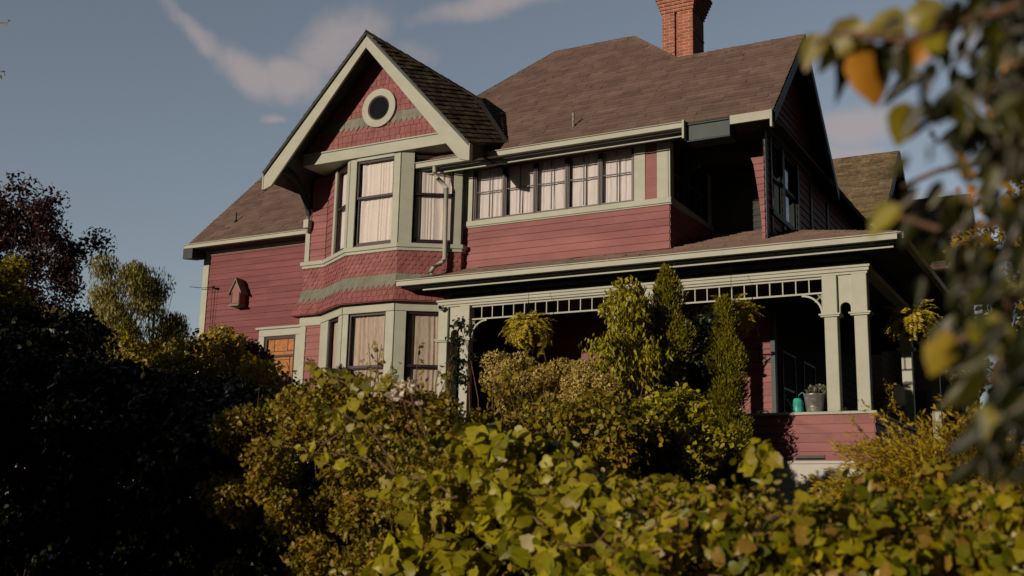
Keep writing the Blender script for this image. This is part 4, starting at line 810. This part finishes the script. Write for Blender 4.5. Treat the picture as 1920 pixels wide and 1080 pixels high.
# ================================================================ GARDEN
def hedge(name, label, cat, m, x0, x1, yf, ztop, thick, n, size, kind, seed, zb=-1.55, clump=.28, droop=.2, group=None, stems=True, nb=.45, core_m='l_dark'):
    """bushy mass with a lumpy front and top: clumps spread over its faces, plus sparse inner leaves"""
    T = empty(name, ((x0+x1)/2, yf((x0+x1)/2)+thick/2, zb), label, cat, group); r = np.random.default_rng(seed); cs, rs = [], []
    area = int((x1-x0)/clump*((1.2)/clump)*1.5)
    for k in range(area):
        x = r.uniform(x0, x1); zt = ztop(x); q = r.uniform()
        if q < .62: z = zb+(zt-zb)*r.uniform(.25, 1)**.8; y = yf(x)+r.normal()*.10+.17*sin(x*5.3+seed)*sin(z*6.1+x*2.2)+.10*sin(x*11+z*9)
        else: z = zt+r.normal()*.06+.05*sin(x*7.7+seed); y = yf(x)+r.uniform(0, thick)
        cs.append((x, y, z)); rs.append(clump*r.uniform(.55, 1.15))
    P_, Nn = clumps(cs, rs, max(6, n//len(cs)), (1, 1, .85), r=r, shell=.4, face=(0, -.5, .5)); leaves('foliage', m, P_, size, kind, T, droop=droop, nrm=Nn, nbias=nb, r=r)
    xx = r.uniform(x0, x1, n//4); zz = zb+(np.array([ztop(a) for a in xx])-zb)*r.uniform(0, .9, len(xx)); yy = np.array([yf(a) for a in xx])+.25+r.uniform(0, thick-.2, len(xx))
    leaves('inner_foliage', M[core_m], np.stack([xx, yy, zz], 1), size*1.5, 'oval', T, r=r)  # inner leaves coloured dark to imitate shade in the hedge gaps
    if stems:
        mb = MB(); rr = random.Random(seed)
        for k in range(int((x1-x0)*7)):
            x = rr.uniform(x0, x1); y = yf(x)+rr.uniform(.1, thick*.7); zt = ztop(x); limb(mb, (x, y, zb-.1), (x+rr.uniform(-.4, .4), y+rr.uniform(-.3, .2), zb+(zt-zb)*rr.uniform(.6, 1.0)), .012, .004, .12, rr=rr)
        mb.build('stems', M['twig'], T, smooth=True)
    return T
def interp(tab): xs_ = [a for a, b in tab]; ys_ = [b for a, b in tab]; return lambda x: float(np.interp(x, xs_, ys_))
# rose hedge (small leaves), the sunlit middle left
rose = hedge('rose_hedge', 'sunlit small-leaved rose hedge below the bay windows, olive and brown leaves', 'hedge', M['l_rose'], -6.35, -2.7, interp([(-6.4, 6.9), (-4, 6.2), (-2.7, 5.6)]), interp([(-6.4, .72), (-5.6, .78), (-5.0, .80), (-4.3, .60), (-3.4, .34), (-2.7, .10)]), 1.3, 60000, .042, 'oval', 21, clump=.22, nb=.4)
# arching canes above the hedge
r = np.random.default_rng(5); mb = MB(); P_ = []; rr = random.Random(8)
for k in range(26):
    x = rr.uniform(-6.2, -3.6); b = (x, 6.9+rr.uniform(-.3, .5), .5); h = rr.uniform(.25, .66); e = (x+rr.uniform(-.25, .25), b[1]+rr.uniform(-.2, .2), .65+h); pts = limb(mb, b, e, .006, .0025, .10, rr=rr)
    for i in range(26): t = rr.uniform(.2, 1); p = Vector(b)+(Vector(e)-Vector(b))*t; P_.append((p.x+rr.gauss(0, .025), p.y+rr.gauss(0, .025), p.z+rr.gauss(0, .02)))
o = mb.build('cane', M['twig'], rose, smooth=True); leaves('cane_leaves', M['l_rose'], P_, .04, 'oval', rose, droop=.1)
def rosebloom(px, py, Y, s, label):
    c = at(px, py, Y); T = empty('rose_bloom', tuple(c), label, 'rose', 'pale roses on the hedge'); P_, Nn = clumps([tuple(c)], [s], 26, (1, 1, .8), shell=.5); leaves('petals', M['petal'], P_, s*1.3, 'oval', T, droop=-.2, nrm=Nn, nbias=.8)
    mb = MB(); mb.tube([tuple(c), tuple(c+np.array([.02, .1, -.3]))], .005, 5); mb.build('stem', M['twig'], T)
rosebloom(734, 744, 5.35, .034, 'largest white rose, lowest of the blooms left of the porch post'); rosebloom(768, 724, 5.4, .026, 'white rose just right of the largest bloom on the hedge'); rosebloom(752, 722, 5.45, .022, 'peach rose between the two white blooms'); rosebloom(786, 757, 5.35, .015, 'tiny peach rosebud below and right of the other blooms')
# vines with large leaves: middle and the right foreground
VY = interp([(-4.4, 5.6), (-3, 4.9), (-1.2, 4.4), (0.5, 4.2)])
v1 = hedge('grape_vine', 'broad-leaved yellow-green vine sprawling over the middle of the hedge', 'vine', M['l_vine'], -3.9, -1.9, interp([(-4.0, 5.9), (-3, 5.1), (-1.9, 4.7)]), interp([(-3.9, .34), (-3.4, .34), (-2.8, .22), (-2.3, .04), (-1.9, -.02)]), 1.0, 9500, .086, 'big', 31, clump=.15, droop=.35, nb=.58)
v2 = hedge('grape_vine', 'autumn vine with yellow and rust leaves covering the right end of the hedge', 'vine', M['l_autumn'], -2.1, .6, interp([(-2.1, 4.8), (-1.2, 4.3), (.6, 4.0)]), interp([(-2.1, .02), (-1.6, -.02), (-1.0, -.02), (-.6, .0), (-.2, -.05), (.3, -.1), (.6, -.1)]), 1.0, 12500, .048, 'big', 33, clump=.13, droop=.3, nb=.45)
mb = MB(); P_ = []; Nn = []
for k in range(22):                                  # long runners that stick up or hang out
    x = rr.uniform(-4.3, -.3); y = float(np.interp(x, [-4, -2, 0], [5.3, 4.5, 4.1])); z = float(np.interp(x, [-4.3, -2.8, -1.5, -.3], [.65, .32, .05, -.02])); e = (x+rr.uniform(-.5, .5), y-rr.uniform(0, .25), z+rr.uniform(-.25, .12)); limb(mb, (x, y, z-.25), e, .006, .0025, .18, rr=rr)
    for i in range(9): t = rr.uniform(.3, 1); P_.append([x+(e[0]-x)*t, y+(e[1]-y)*t-.02, z-.25+(e[2]-z+.25)*t]); Nn.append((0, -.8, .5))
mb.build('runner', M['twig'], v1, smooth=True); leaves('runner_leaves', M['l_vine'], P_, .06, 'big', v1, droop=.25, nrm=Nn, nbias=.6)
# yellow sprays climbing at the left end of the vine, in front of the bay
P_ = []; Nn = []
for px, py in [(585, 682), (600, 692), (615, 698), (628, 705), (640, 700), (655, 712), (665, 722), (680, 708), (695, 716), (712, 722), (725, 705), (650, 730), (735, 715), (605, 704), (672, 735), (700, 730)]:
    for k in range(3): q = at(px+rr.uniform(-9, 9), py+rr.uniform(-9, 9), 5.9); P_.append(q); Nn.append((0, -.8, .4))
leaves('climbing_leaves', M['l_yellow'], P_, .055, 'big', v1, droop=.3, nrm=Nn, nbias=.6)
mb = MB(); pp = [tuple(at(a, b, 5.95)) for a, b in ((575, 672), (610, 700), (660, 725), (720, 735), (780, 760))]; mb.tube(pp, .006, 6); mb.build('climbing_runner', M['twig'], v1, smooth=True)
# sprig standing up before the porch base
P_ = []; Nn = []
for px, py in [(1400, 835), (1418, 830), (1435, 838), (1422, 850), (1438, 858), (1410, 845), (1428, 872), (1440, 880), (1405, 868), (1450, 862)]:
    for k in range(2): P_.append(at(px+rr.uniform(-8, 8), py+rr.uniform(-8, 8), 4.7)); Nn.append((0, -.8, .4))
leaves('sprig_leaves', M['l_vine'], P_, .06, 'big', v2, droop=.2, nrm=Nn, nbias=.6)
mb = MB(); mb.tube([tuple(at(1425, 832, 4.75)), tuple(at(1432, 880, 4.75)), tuple(at(1425, 950, 4.8))], .006, 6); mb.tube([tuple(at(1060, 860, 4.9)), tuple(at(1080, 900, 4.85)), tuple(at(1100, 925, 4.8))], .006, 6); mb.build('sprig_stem', M['twig'], v2, smooth=True)
for vv, mm, x0, x1, zt, sd_ in ((v1, 'l_rose', -4.0, -1.9, lambda x: float(np.interp(x, [-4, -2], [.34, -.02])), 401), (v2, 'l_rose', -2.2, .5, lambda x: float(np.interp(x, [-2.2, .5], [.0, -.1])), 402), (v2, 'l_yellow', -2.2, .5, lambda x: float(np.interp(x, [-2.2, .5], [.0, -.1])), 403)):
    r = np.random.default_rng(sd_); n_ = 1500 if mm == 'l_yellow' else 6000; xx = r.uniform(x0, x1, n_); top_ = np.array([zt(x) for x in xx]); yy = np.interp(xx, [-4.4, -3, -1.2, .5], [5.75, 5.05, 4.5, 4.2])+r.uniform(-.02, .5, n_)
    zz = np.where(r.uniform(size=n_) < .6, -1.2+(top_+1.2)*r.uniform(.3, 1, n_), top_+r.normal(size=n_)*.07+.06); leaves('small_leaves', M[mm], np.stack([xx, yy, zz], 1), .03 if mm == 'l_rose' else .04, 'oval', vv, droop=.2, nrm=np.tile((0, -.7, .6), (n_, 1)), nbias=.4, r=r, szvar=.5)
# wire fence in the hedge
T = empty('picket_fence', (-3, 5.9, -1.6), 'dark iron picket fence almost buried in the hedge', 'fence'); mb = MB()
for x in np.arange(-6.2, 1, .11): y = float(np.interp(x, [-6.4, -4, -2.7, 1], [7.0, 6.0, 5.2, 4.6]))-.12; mb.tube([(x, y, -1.65), (x, y, -.38)], .007, 5)
mb.build('pickets', M['iron'], T); mb = MB(); 
for z in (-1.4, -.48): mb.tube([(x, float(np.interp(x, [-6.4, -4, -2.7, 1], [7.0, 6.0, 5.2, 4.6]))-.12, z) for x in np.arange(-6.2, 1.1, .6)], .010, 5)
mb.build('rail', M['iron'], T)
# dark shrubs, lower left
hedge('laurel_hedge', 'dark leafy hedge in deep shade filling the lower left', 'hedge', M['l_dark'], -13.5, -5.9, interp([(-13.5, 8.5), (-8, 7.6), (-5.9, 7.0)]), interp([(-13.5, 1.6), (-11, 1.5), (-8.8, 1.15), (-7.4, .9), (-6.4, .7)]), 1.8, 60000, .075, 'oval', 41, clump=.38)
# shrubs between hedge and wing wall
def bush(name, label, px, py, Y, rx, rz, nb_, per, size, m, seed, kind='oval', cat='shrub', cl=(.25, .4), droop=.2, ry=None, group=None, shell=.35):
    c = at(px, py, Y); r = np.random.default_rng(seed); cs, rs = [], []
    for k in range(nb_): d = sdir(1, r)[0]*r.uniform(.2, 1)**.5; cs.append((c[0]+d[0]*rx, c[1]+d[1]*(ry or rx), c[2]+d[2]*rz)); rs.append(r.uniform(*cl))
    g = gz(c[0], c[1]); T = empty(name, (c[0], c[1], g), label, cat, group); rr_ = random.Random(seed); mb = MB()
    for i in range(0, nb_, 2): limb(mb, (c[0]+rr_.uniform(-.1, .1), c[1], g-.1), cs[i], .022, .005, .1, rr=rr_)
    mb.build('stems', M['twig'], T, smooth=True); P_, Nn = clumps(cs, rs, per, r=r, shell=shell); leaves('foliage', m, P_, size, kind, T, droop=droop, nrm=Nn, r=r); return T
bush('mixed_shrub', 'yellowing shrub with upright twigs against the left wing wall', 425, 660, 15.5, .55, .45, 16, 160, .085, M['l_maple'], 51, cl=(.12, .25))
bush('plum_shrub', 'dark purple-leaved shrub beside the stained glass window', 468, 690, 16, .35, .5, 16, 220, .07, M['l_purple'], 52, cl=(.15, .28))
bush('mixed_shrub', 'red and yellow leaved shrub in front of the distant blue-grey roof', 265, 672, 16, 1.0, .45, 20, 170, .08, M['l_autumn'], 53, cl=(.15, .3))
bush('mixed_shrub', 'olive shrub in front of the left wing wall below the shade line', 400, 730, 12.5, 1.5, .7, 40, 260, .07, M['l_rose'], 54, cl=(.25, .4))
bush('yellow_shrub', 'yellow-green shrub at the far left edge below the purple tree', 10, 560, 9.5, .38, .6, 20, 150, .06, M['l_yellow'], 55, cl=(.14, .28))
bush('mixed_shrub', 'dark green shrub at the left edge under the yellow-green one', 60, 700, 9.2, 1.0, .8, 40, 260, .07, M['l_dark'], 56, cl=(.25, .4))
# hydrangea
c = at(1010, 735, 12.5); g = gz(c[0], c[1]); T = empty('hydrangea', (c[0], c[1], g), 'bush of dried tan hydrangea heads in front of the dark porch', 'shrub'); rr2 = random.Random(61)
heads = [(955, 690), (930, 678), (975, 678), (985, 715), (1020, 700), (1040, 712), (1055, 690), (1095, 690), (1075, 720), (1100, 712), (930, 712), (950, 735), (1000, 740), (1030, 752), (1060, 748), (1085, 742), (1110, 775), (1120, 800), (1095, 800), (1045, 780), (1010, 775), (960, 765), (1135, 720), (1075, 775), (1100, 830), (1130, 840), (985, 790)]
cs = [tuple(at(a, b, 12.5+rr2.uniform(-.5, .4))) for a, b in heads]; rs = [rr2.uniform(.15, .22) for _ in cs]
P_, Nn = clumps(cs, rs, 520, (1, 1, .72), shell=.12); leaves('flower_heads', M['l_hyd'], P_, .035, 'rhomb', T, droop=0, nrm=Nn, nbias=.7)
P_, Nn = clumps([(q[0], q[1]+.25, q[2]-.16) for q in cs], [a*1.3 for a in rs], 70, shell=.5); leaves('foliage', M['l_rose'], P_, .11, 'oval', T, droop=.3)
mb = MB()
for q in cs: limb(mb, (c[0]+rr2.uniform(-.3, .3), c[1]+.1, g-.1), q, .015, .006, .1, rr=rr2)
mb.build('stems', M['twig'], T, smooth=True)
bush('mixed_shrub', 'dull green shrub under the hydrangea heads', 1080, 850, 11, 1.0, .55, 40, 260, .075, M['l_rose'], 62, cl=(.2, .35))
# conifers
def conifer(px, Y, ptop, w, label, seed):
    top = at(px, ptop, Y); x, y = top[0], top[1]; g = gz(x, y); h = top[2]-g; T = empty('arborvitae', (x, y, g), label, 'conifer', 'columnar conifers before the porch'); r = np.random.default_rng(seed)
    mb = MB(); mb.tube([(x, y, g-.2), (x, y, g+h*.9)], [.07, .01], 7); mb.build('trunk', M['bark'], T)
    n = 560; t = r.uniform(0, 1, n)**.9; a = r.uniform(0, 2*pi, n); rad = w*np.minimum(1, ((1-t)*2.6)**.6+.08)*(.80+.20*np.sin(a*3+t*21))*(.95+.15*np.sin(t*37))*r.uniform(.8, 1.08, n); cs = np.stack([x+rad*.72*np.cos(a), y+rad*.72*np.sin(a), g+h*t], 1)
    P_, Nn, Ud = [], [], []
    for c_, aa, ra in zip(cs, a, rad):
        k = 70; d = sdir(k, r); P_.append(c_+d*np.array([.10, .10, .15])*(.6+ra*1.3)); o_ = np.tile([cos(aa)*.45, sin(aa)*.45, .85], (k, 1)); Ud.append(o_+d*.45); Nn.append(np.tile([cos(aa), sin(aa), 0], (k, 1)))
    Ud = np.concatenate(Ud); leaves('foliage', M['l_conifer'], np.concatenate(P_), .055, 'needle', T, updir=Ud*1.5, droop=0, nrm=np.concatenate(Nn), nbias=.4, r=r, szvar=.5); return T
conifer(1250, 16.4, 512, .48, 'taller columnar conifer in the middle of the porch front', 71); conifer(1357, 16.9, 566, .38, 'shorter columnar conifer with a sunlit tip and shaded foot', 72)
bush('climbing_shrub', 'tall leafy shrub with drooping leaves left of the tall conifer', 1160, 700, 15.7, .62, 1.25, 60, 120, .085, M['l_vine'], 73, cl=(.16, .36), droop=.9, kind='drop', shell=.65)
bush('climbing_shrub', 'leafy twigs rising above the porch beam beside the conifer tip', 1180, 590, 16.0, .45, .5, 26, 70, .085, M['l_vine'], 74, cl=(.12, .25), droop=.6, kind='drop')
bush('shade_shrub', 'added dark shrub standing in for the shade between the two conifers', 1312, 700, 16.9, .32, 1.0, 30, 190, .07, M['l_dark'], 77, cl=(.16, .28))  # dark foliage added in place of plain shade between the conifers
bush('mixed_shrub', 'yellow-green shrub at the foot of the conifers', 1270, 815, 11.5, .55, .5, 30, 230, .06, M['l_vine'], 75, cl=(.15, .28))
# vine on the left porch columns
bush('climbing_vine', 'thin green vine twining between the left porch columns', 868, 660, 17.9, .28, .62, 12, 26, .075, M['l_dark'], 76, cl=(.1, .16), cat='vine')
# feathery golden shrub right
c = at(1790, 945, 7.6); g = gz(c[0], c[1]); T = empty('feathery_shrub', (c[0], c[1], g), 'golden feathery shrub of arching fine stems at the right porch corner', 'shrub'); P_, Ud, Nn = [], [], []; rr3 = random.Random(81); mb = MB()
for k in range(2600):
    a = rr3.uniform(0, 2*pi); el = rr3.uniform(.45, 1.5); Ln = rr3.uniform(.35, .9); p = np.array([c[0]+rr3.uniform(-.24, .3), c[1]+rr3.uniform(-.25, .2), c[2]-rr3.uniform(.1, .55)]); dr = rr3.uniform(.5, 2.0); path = [tuple(p)]
    for i in range(16):
        t = i/16; e_ = el-dr*t; d = np.array([cos(a)*cos(e_), sin(a)*cos(e_), sin(e_)]); p = p+d*Ln/16; path.append(tuple(p))
        if i > 4:
            for s_ in range(6): P_.append(p+sdir(1)[0]*.018); q = d*.9+sdir(1)[0]*.6; Ud.append(q)
    if k % 3 == 0: mb.tube(path[::3], [.004]*len(path[::3]), 4)
mb.build('stems', M['twig'], T); leaves('foliage', M['l_feather'], P_, .042, 'needle', T, updir=np.array(Ud)*1.5, droop=.05)
bush('mixed_shrub', 'small dark shrub between the feathery shrub and the vine', 1850, 1000, 6.0, .5, .3, 26, 220, .05, M['l_rose'], 82, cl=(.12, .22))
bush('mixed_shrub', 'low green shrub in the shade beyond the right porch corner', 1650, 745, 21.0, .3, .35, 10, 90, .07, M['l_rose'], 83, cl=(.12, .22))

# ---- trees beyond
cs, rs = blobs((-62, 37, 3.2), (-47.0, 42, 19.8), 230, (.7, 1.5), 91, inside=lambda p: p[2] < 19.3-(p[0]+56)*.50 and (p[2] > 9.5 or p[0] < -49))
tree('plum_tree', (-54, 40, .1), cs, rs, 260, .20, M['l_purple'], 'dark purple-leaved tree at the far left against the sky', trunk=.16, shell=.5, seed=91, kind='oval', nl=26)
cs, rs = blobs((-38.5, 28.5, 3.5), (-29.8, 32, 10.6), 95, (.45, .95), 92, inside=lambda p: p[2] < max(10.3-abs(p[0]+33.4)*1.9, 7.9-abs(p[0]+34.8)*.75))
tree('weeping_tree', (-33.4, 30, .1), cs, rs, 800, .17, M['l_weep'], 'pale olive weeping tree behind the left wing', trunk=.3, droop=1.3, kind='needle', shell=.5, seed=92, nl=24)
cs, rs = blobs((-31.5, 33, 3), (-27.0, 36, 9.3), 60, (.5, .95), 93, inside=lambda p: p[2] < 9.1-abs(p[0]+30)*.4); tree('weeping_tree', (-29, 34, .1), cs, rs, 700, .18, M['l_weep'], 'smaller olive tree touching the left corner of the house', trunk=.25, droop=1.2, kind='needle', shell=.5, seed=93)
cs, rs = blobs((-2.4, 20.6, 2.4), (1.2, 24, 7.2), 70, (.3, .6), 94, inside=lambda p: p[2] < 5.7+(p[0]+2.4)*.7); tree('maple_tree', (-.8, 22.3, .1), cs, rs, 200, .12, M['l_maple'], 'autumn maple turning gold behind the right side of the porch', trunk=.2, seed=94, kind='oval', shell=.4)
cs, rs = blobs((1.8, 24, 2.0), (6, 29, 9.0), 50, (.5, .9), 95); tree('red_maple', (3.5, 26, .1), cs, rs, 160, .16, M['l_orange'], 'red and orange leaved tree at the far right edge behind the branch', trunk=.2, seed=95, kind='oval', shell=.5)
# tall shrubs beside the pavement, left of the view: their shade lies over the lower left
prof = interp([(-16, 4.6), (-12, 3.6), (-9.9, 2.75), (-8.0, 1.5), (-6.7, .6), (-5.7, -.05), (-5.2, -.5), (-4.6, -.9)])
cs, rs = blobs((-15, 1.6, -1.3), (-4.7, 3.2, 4.2), 230, (.32, .5), 96, inside=lambda p: p[2] < prof(p[0])-.15 and p[0] < -1.45*p[1]-.9)
tree('unseen_privet_tree', (-9.5, 2.3, -1.6), cs, rs, 200, .15, M['l_dark'], 'unseen overgrown dark privet beside the pavement whose shade covers the lower left hedge', cat='tree', trunk=.15, seed=96, kind='oval', shell=.5, fork=.1)
# unseen evergreens added on the right to screen off sky light
for k, (x, y, h, lb) in enumerate([(3.4, 9.5, 10, 'unseen dark evergreen added to screen sky light, nearest the street'), (3.2, 15, 12, 'unseen dark evergreen added to screen sky light, second from the street'), (3.0, 20.5, 12, 'unseen dark evergreen added to screen sky light, third from the street'), (4.4, 32, 13, 'unseen dark evergreen added to screen sky light, farthest from the street')]):
    cs, rs = blobs((x-2.9, y-3.4, .3), (x+2.4, y+3.4, h), 110, (.8, 1.3), 300+k, inside=lambda p: abs(p[0]-x)+abs(p[1]-y) < 5.6*(1.15-p[2]/h) and p[0] > -.02*p[1]+1.0); tree('unseen_evergreen', (x, y, .1), cs, rs, 260, .30, M['l_dark'], lb, group='unseen evergreens added to screen sky light', trunk=.3, seed=300+k, kind='drop', shell=.4)
# leaf tips of a tree entering at the upper left
T = empty('twig_with_leaves', tuple(at(-20, 95, 6)), 'two small leafy twig tips entering at the upper left edge against the sky', 'twig'); mb = MB(); mb.tube([tuple(at(-60, 60, 6)), tuple(at(-10, 43, 6)), tuple(at(14, 43, 6))], [.01, .005, .003], 5); mb.tube([tuple(at(-60, 110, 6)), tuple(at(-10, 130, 6)), tuple(at(8, 136, 6))], [.01, .005, .003], 5); mb.build('twig', M['twig'], T)
P_ = [at(a, b, 6) for a, b in ((12, 44), (14, 40), (18, 44), (5, 46), (4, 134), (8, 137), (2, 140))]; D_ = np.array([(.7, 0, -.5), (.8, 0, .5), (.6, 0, -.1), (.5, 0, -.8), (.9, 0, .1), (.4, 0, -.9), (.2, 0, -.9)]); leaves('leaves', M['l_autumn'], P_, .035, 'drop', T, updir=D_*2)

# ---- neighbouring buildings
def gablehouse(name, x0, x1, y0, y1, zt, zr, axis, wm, rm, label, oh=.35):
    T = empty(name, ((x0+x1)/2, (y0+y1)/2, .1), label, 'house'); mb = MB(); e = .15
    F = Fr((x0, y0, 0), (1, 0, 0)); clap(mb, F, [(0, x1-x0, .1, zt)], seed=5, z0=.1, e=.2); F = Fr((x1, y0, 0), (0, 1, 0)); yc = (y0+y1)/2
    clap(mb, F, [(0, y1-y0, .1, zr)], seed=6, z0=.1, e=.2, reg=[(0, .1), (y1-y0, .1), (y1-y0, zt), ((y1-y0)/2, zr-.05), (0, zt)])
    mb.box(x0+.01, x1-.01, y0+.02, y1, .0, zt-.05); mb.build('wall', wm, T)
    s_ = (zr-zt)/(yc-y0); a = y0-oh; za = zt-s_*oh
    roofpart('roof', rm, [[(x0-oh, a, za), (x1+oh, a, za), (x1+oh, yc, zr), (x0-oh, yc, zr)], [(x1+oh, y1+oh, za), (x0-oh, y1+oh, za), (x0-oh, yc, zr), (x1+oh, yc, zr)]], e=.16, w=.4, seed=7, parent=T)
    mb = MB()
    for p, q in (((a, za), (yc, zr)), ((yc, zr), (y1+oh, za))): mb.solid([(x1+oh, p[0], p[1]-.25), (x1+oh, q[0], q[1]-.25), (x1+oh, q[0], q[1]), (x1+oh, p[0], p[1])], (.05, 0, 0))
    mb.build('rake_board', M['teal'], T)
    n = max(1, int((x1-x0)/2.4))
    for k in range(n): mb = MB(); xx = x0+(k+.5)*(x1-x0)/n; mb.box(xx-.45, xx+.45, y0-.04, y0+.01, zt*.35, zt*.35+1.3); mb.build('window', M['darkglass'], T)
    return T
gablehouse('neighbour_house', -11.5, -6.0, 33, 38.0, 9.2, 11.7, 'x', M['houseb'], M['roofn'], 'neighbouring house with a brown shingled gable roof seen above the porch eave')
gablehouse('neighbour_house', -10.0, -4.3, 36, 41, 8.1, 10.9, 'x', M['houseb'], M['pinkroof'], 'neighbouring house with a rose-brown roof beside the autumn maple')
gablehouse('neighbour_shed', -31.6, -27.6, 27, 30, 3.1, 4.4, 'x', M['houseb'], M['slate'], 'distant pale shed with a blue-grey roof behind the left shrubs')
gablehouse('neighbour_shed', -36.5, -33.0, 26.5, 29.5, 3.3, 4.6, 'x', M['houseb'], M['slate'], 'pinkish outbuilding glimpsed through the shrubs at left')

# ---- leafy branch close to the camera on the right
T = empty('foreground_branch', tuple(at(1990, 100, 1.5)), 'out-of-focus leafy branch with orange and green leaves hanging at the right edge', 'branch')
mb = MB(); rr4 = random.Random(99)
def A(px, py, Y): return at(px, py, Y)
br = [[(2050, -40), (1850, 30), (1700, 75), (1560, 60), (1530, 85)], [(2050, 120), (1900, 150), (1780, 200), (1700, 260)], [(2050, 380), (1880, 420), (1760, 430), (1680, 405), (1640, 400)], [(2080, 60), (1950, 330), (1880, 620), (1840, 860)], [(2050, 480), (1900, 560), (1800, 640), (1770, 700)], [(2080, 250), (1900, 290), (1760, 320), (1690, 350)]]
for k, pth in enumerate(br): mb.tube([tuple(A(a, b, 1.45+.1*k)) for a, b in pth], [.007-.001*i for i in range(len(pth))], 6)
mb.build('twigs', M['twig'], T, smooth=True)
def fleaf(lst, m, nm='leaves'):
    P_, D_, S_ = [], [], []
    for px, py, dx, dy, s_, Y in lst: a = A(px, py, Y); b = A(px+dx, py+dy, Y); d = (b-a); P_.append(a); D_.append(d/np.linalg.norm(d)); S_.append(np.linalg.norm(d)*s_)
    D_ = np.array(D_); S_ = np.array(S_); r = np.random.default_rng(len(lst)+3); leaves(nm, m, P_, S_, 'drop' if nm == 'leaves' else 'wide', T, updir=D_*4, droop=0, szvar=.05, nrm=np.tile((.45, -.85, .15), (len(P_), 1)), nbias=.72, r=r)
fleaf([(1640, 50, -115, 60, 1.0, 1.5), (1540, 60, -32, 70, 1.0, 1.5), (1700, 60, -80, -25, 1.1, 1.6), (1700, 20, 90, 20, 1, 1.6), (1640, 410, 20, 0, 1, 1.5)], M['l_weep'], 'olive_leaves')
fleaf([(1632, 75, -8, 110, 1.15, 1.5), (1740, 70, -28, 60, .9, 1.6), (1880, 140, 40, -40, 1.1, 1.7)], M['l_orange'], 'orange_leaves')
fleaf([(1752, 20, 0, 85, 1.1, 1.5), (1700, 190, -10, 75, 1.1, 1.5), (1870, 235, 15, 70, 1, 1.6), (1900, 360, -10, 60, 1, 1.6), (1690, 385, -60, 45, 1.2, 1.4), (1850, 440, 10, 70, .9, 1.5), (1780, 620, -30, 90, 1, 1.5), (1890, 520, -10, 50, 1, 1.5), (1820, 600, 70, 60, 1.1, 1.4), (1860, 760, -20, 80, 1, 1.5), (1880, 30, 10, 60, 1, 1.6)], M['l_yellow'], 'yellow_leaves')
lst = [(1590, 75, -8, 95, 1.1, 1.55), (1650, 80, 14, 90, 1.0, 1.5), (1600, 60, 30, 50, 1, 1.5)]
for k in range(600):
    px = 1680+rr4.betavariate(1.5, 1.0)*340; py = rr4.uniform(-40, 880)
    lim = 1672 if py < 330 else 1690+(py-330)*.12 if py < 520 else 1740+(py-520)*.30
    if px < lim: continue
    if px < 1780 and rr4.random() < .35: continue
    if px < 1830 and py > 230 and rr4.random() < .3: continue
    lst.append((px, py, rr4.gauss(-10, 26), rr4.uniform(20, 62), rr4.uniform(.95, 1.35), rr4.uniform(1.15, 1.9)))
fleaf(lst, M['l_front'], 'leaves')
fleaf([(1790+rr4.uniform(0, 120), rr4.uniform(150, 420), rr4.gauss(0, 14), rr4.uniform(10, 24), 1, 2.6) for _ in range(70)], M['l_orange'], 'small_orange_leaves')
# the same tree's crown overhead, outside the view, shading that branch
cs, rs = blobs((-.9, -1.6, .7), (1.6, .25, 2.2), 34, (.22, .42), 98); tree('overhanging_tree', (2.6, -1.2, -1.6), cs, rs, 70, .1, M['l_front'], 'street tree standing right of the camera, its crown shading the foreground branch', trunk=.12, seed=98, kind='drop', shell=.5, fork=.8)
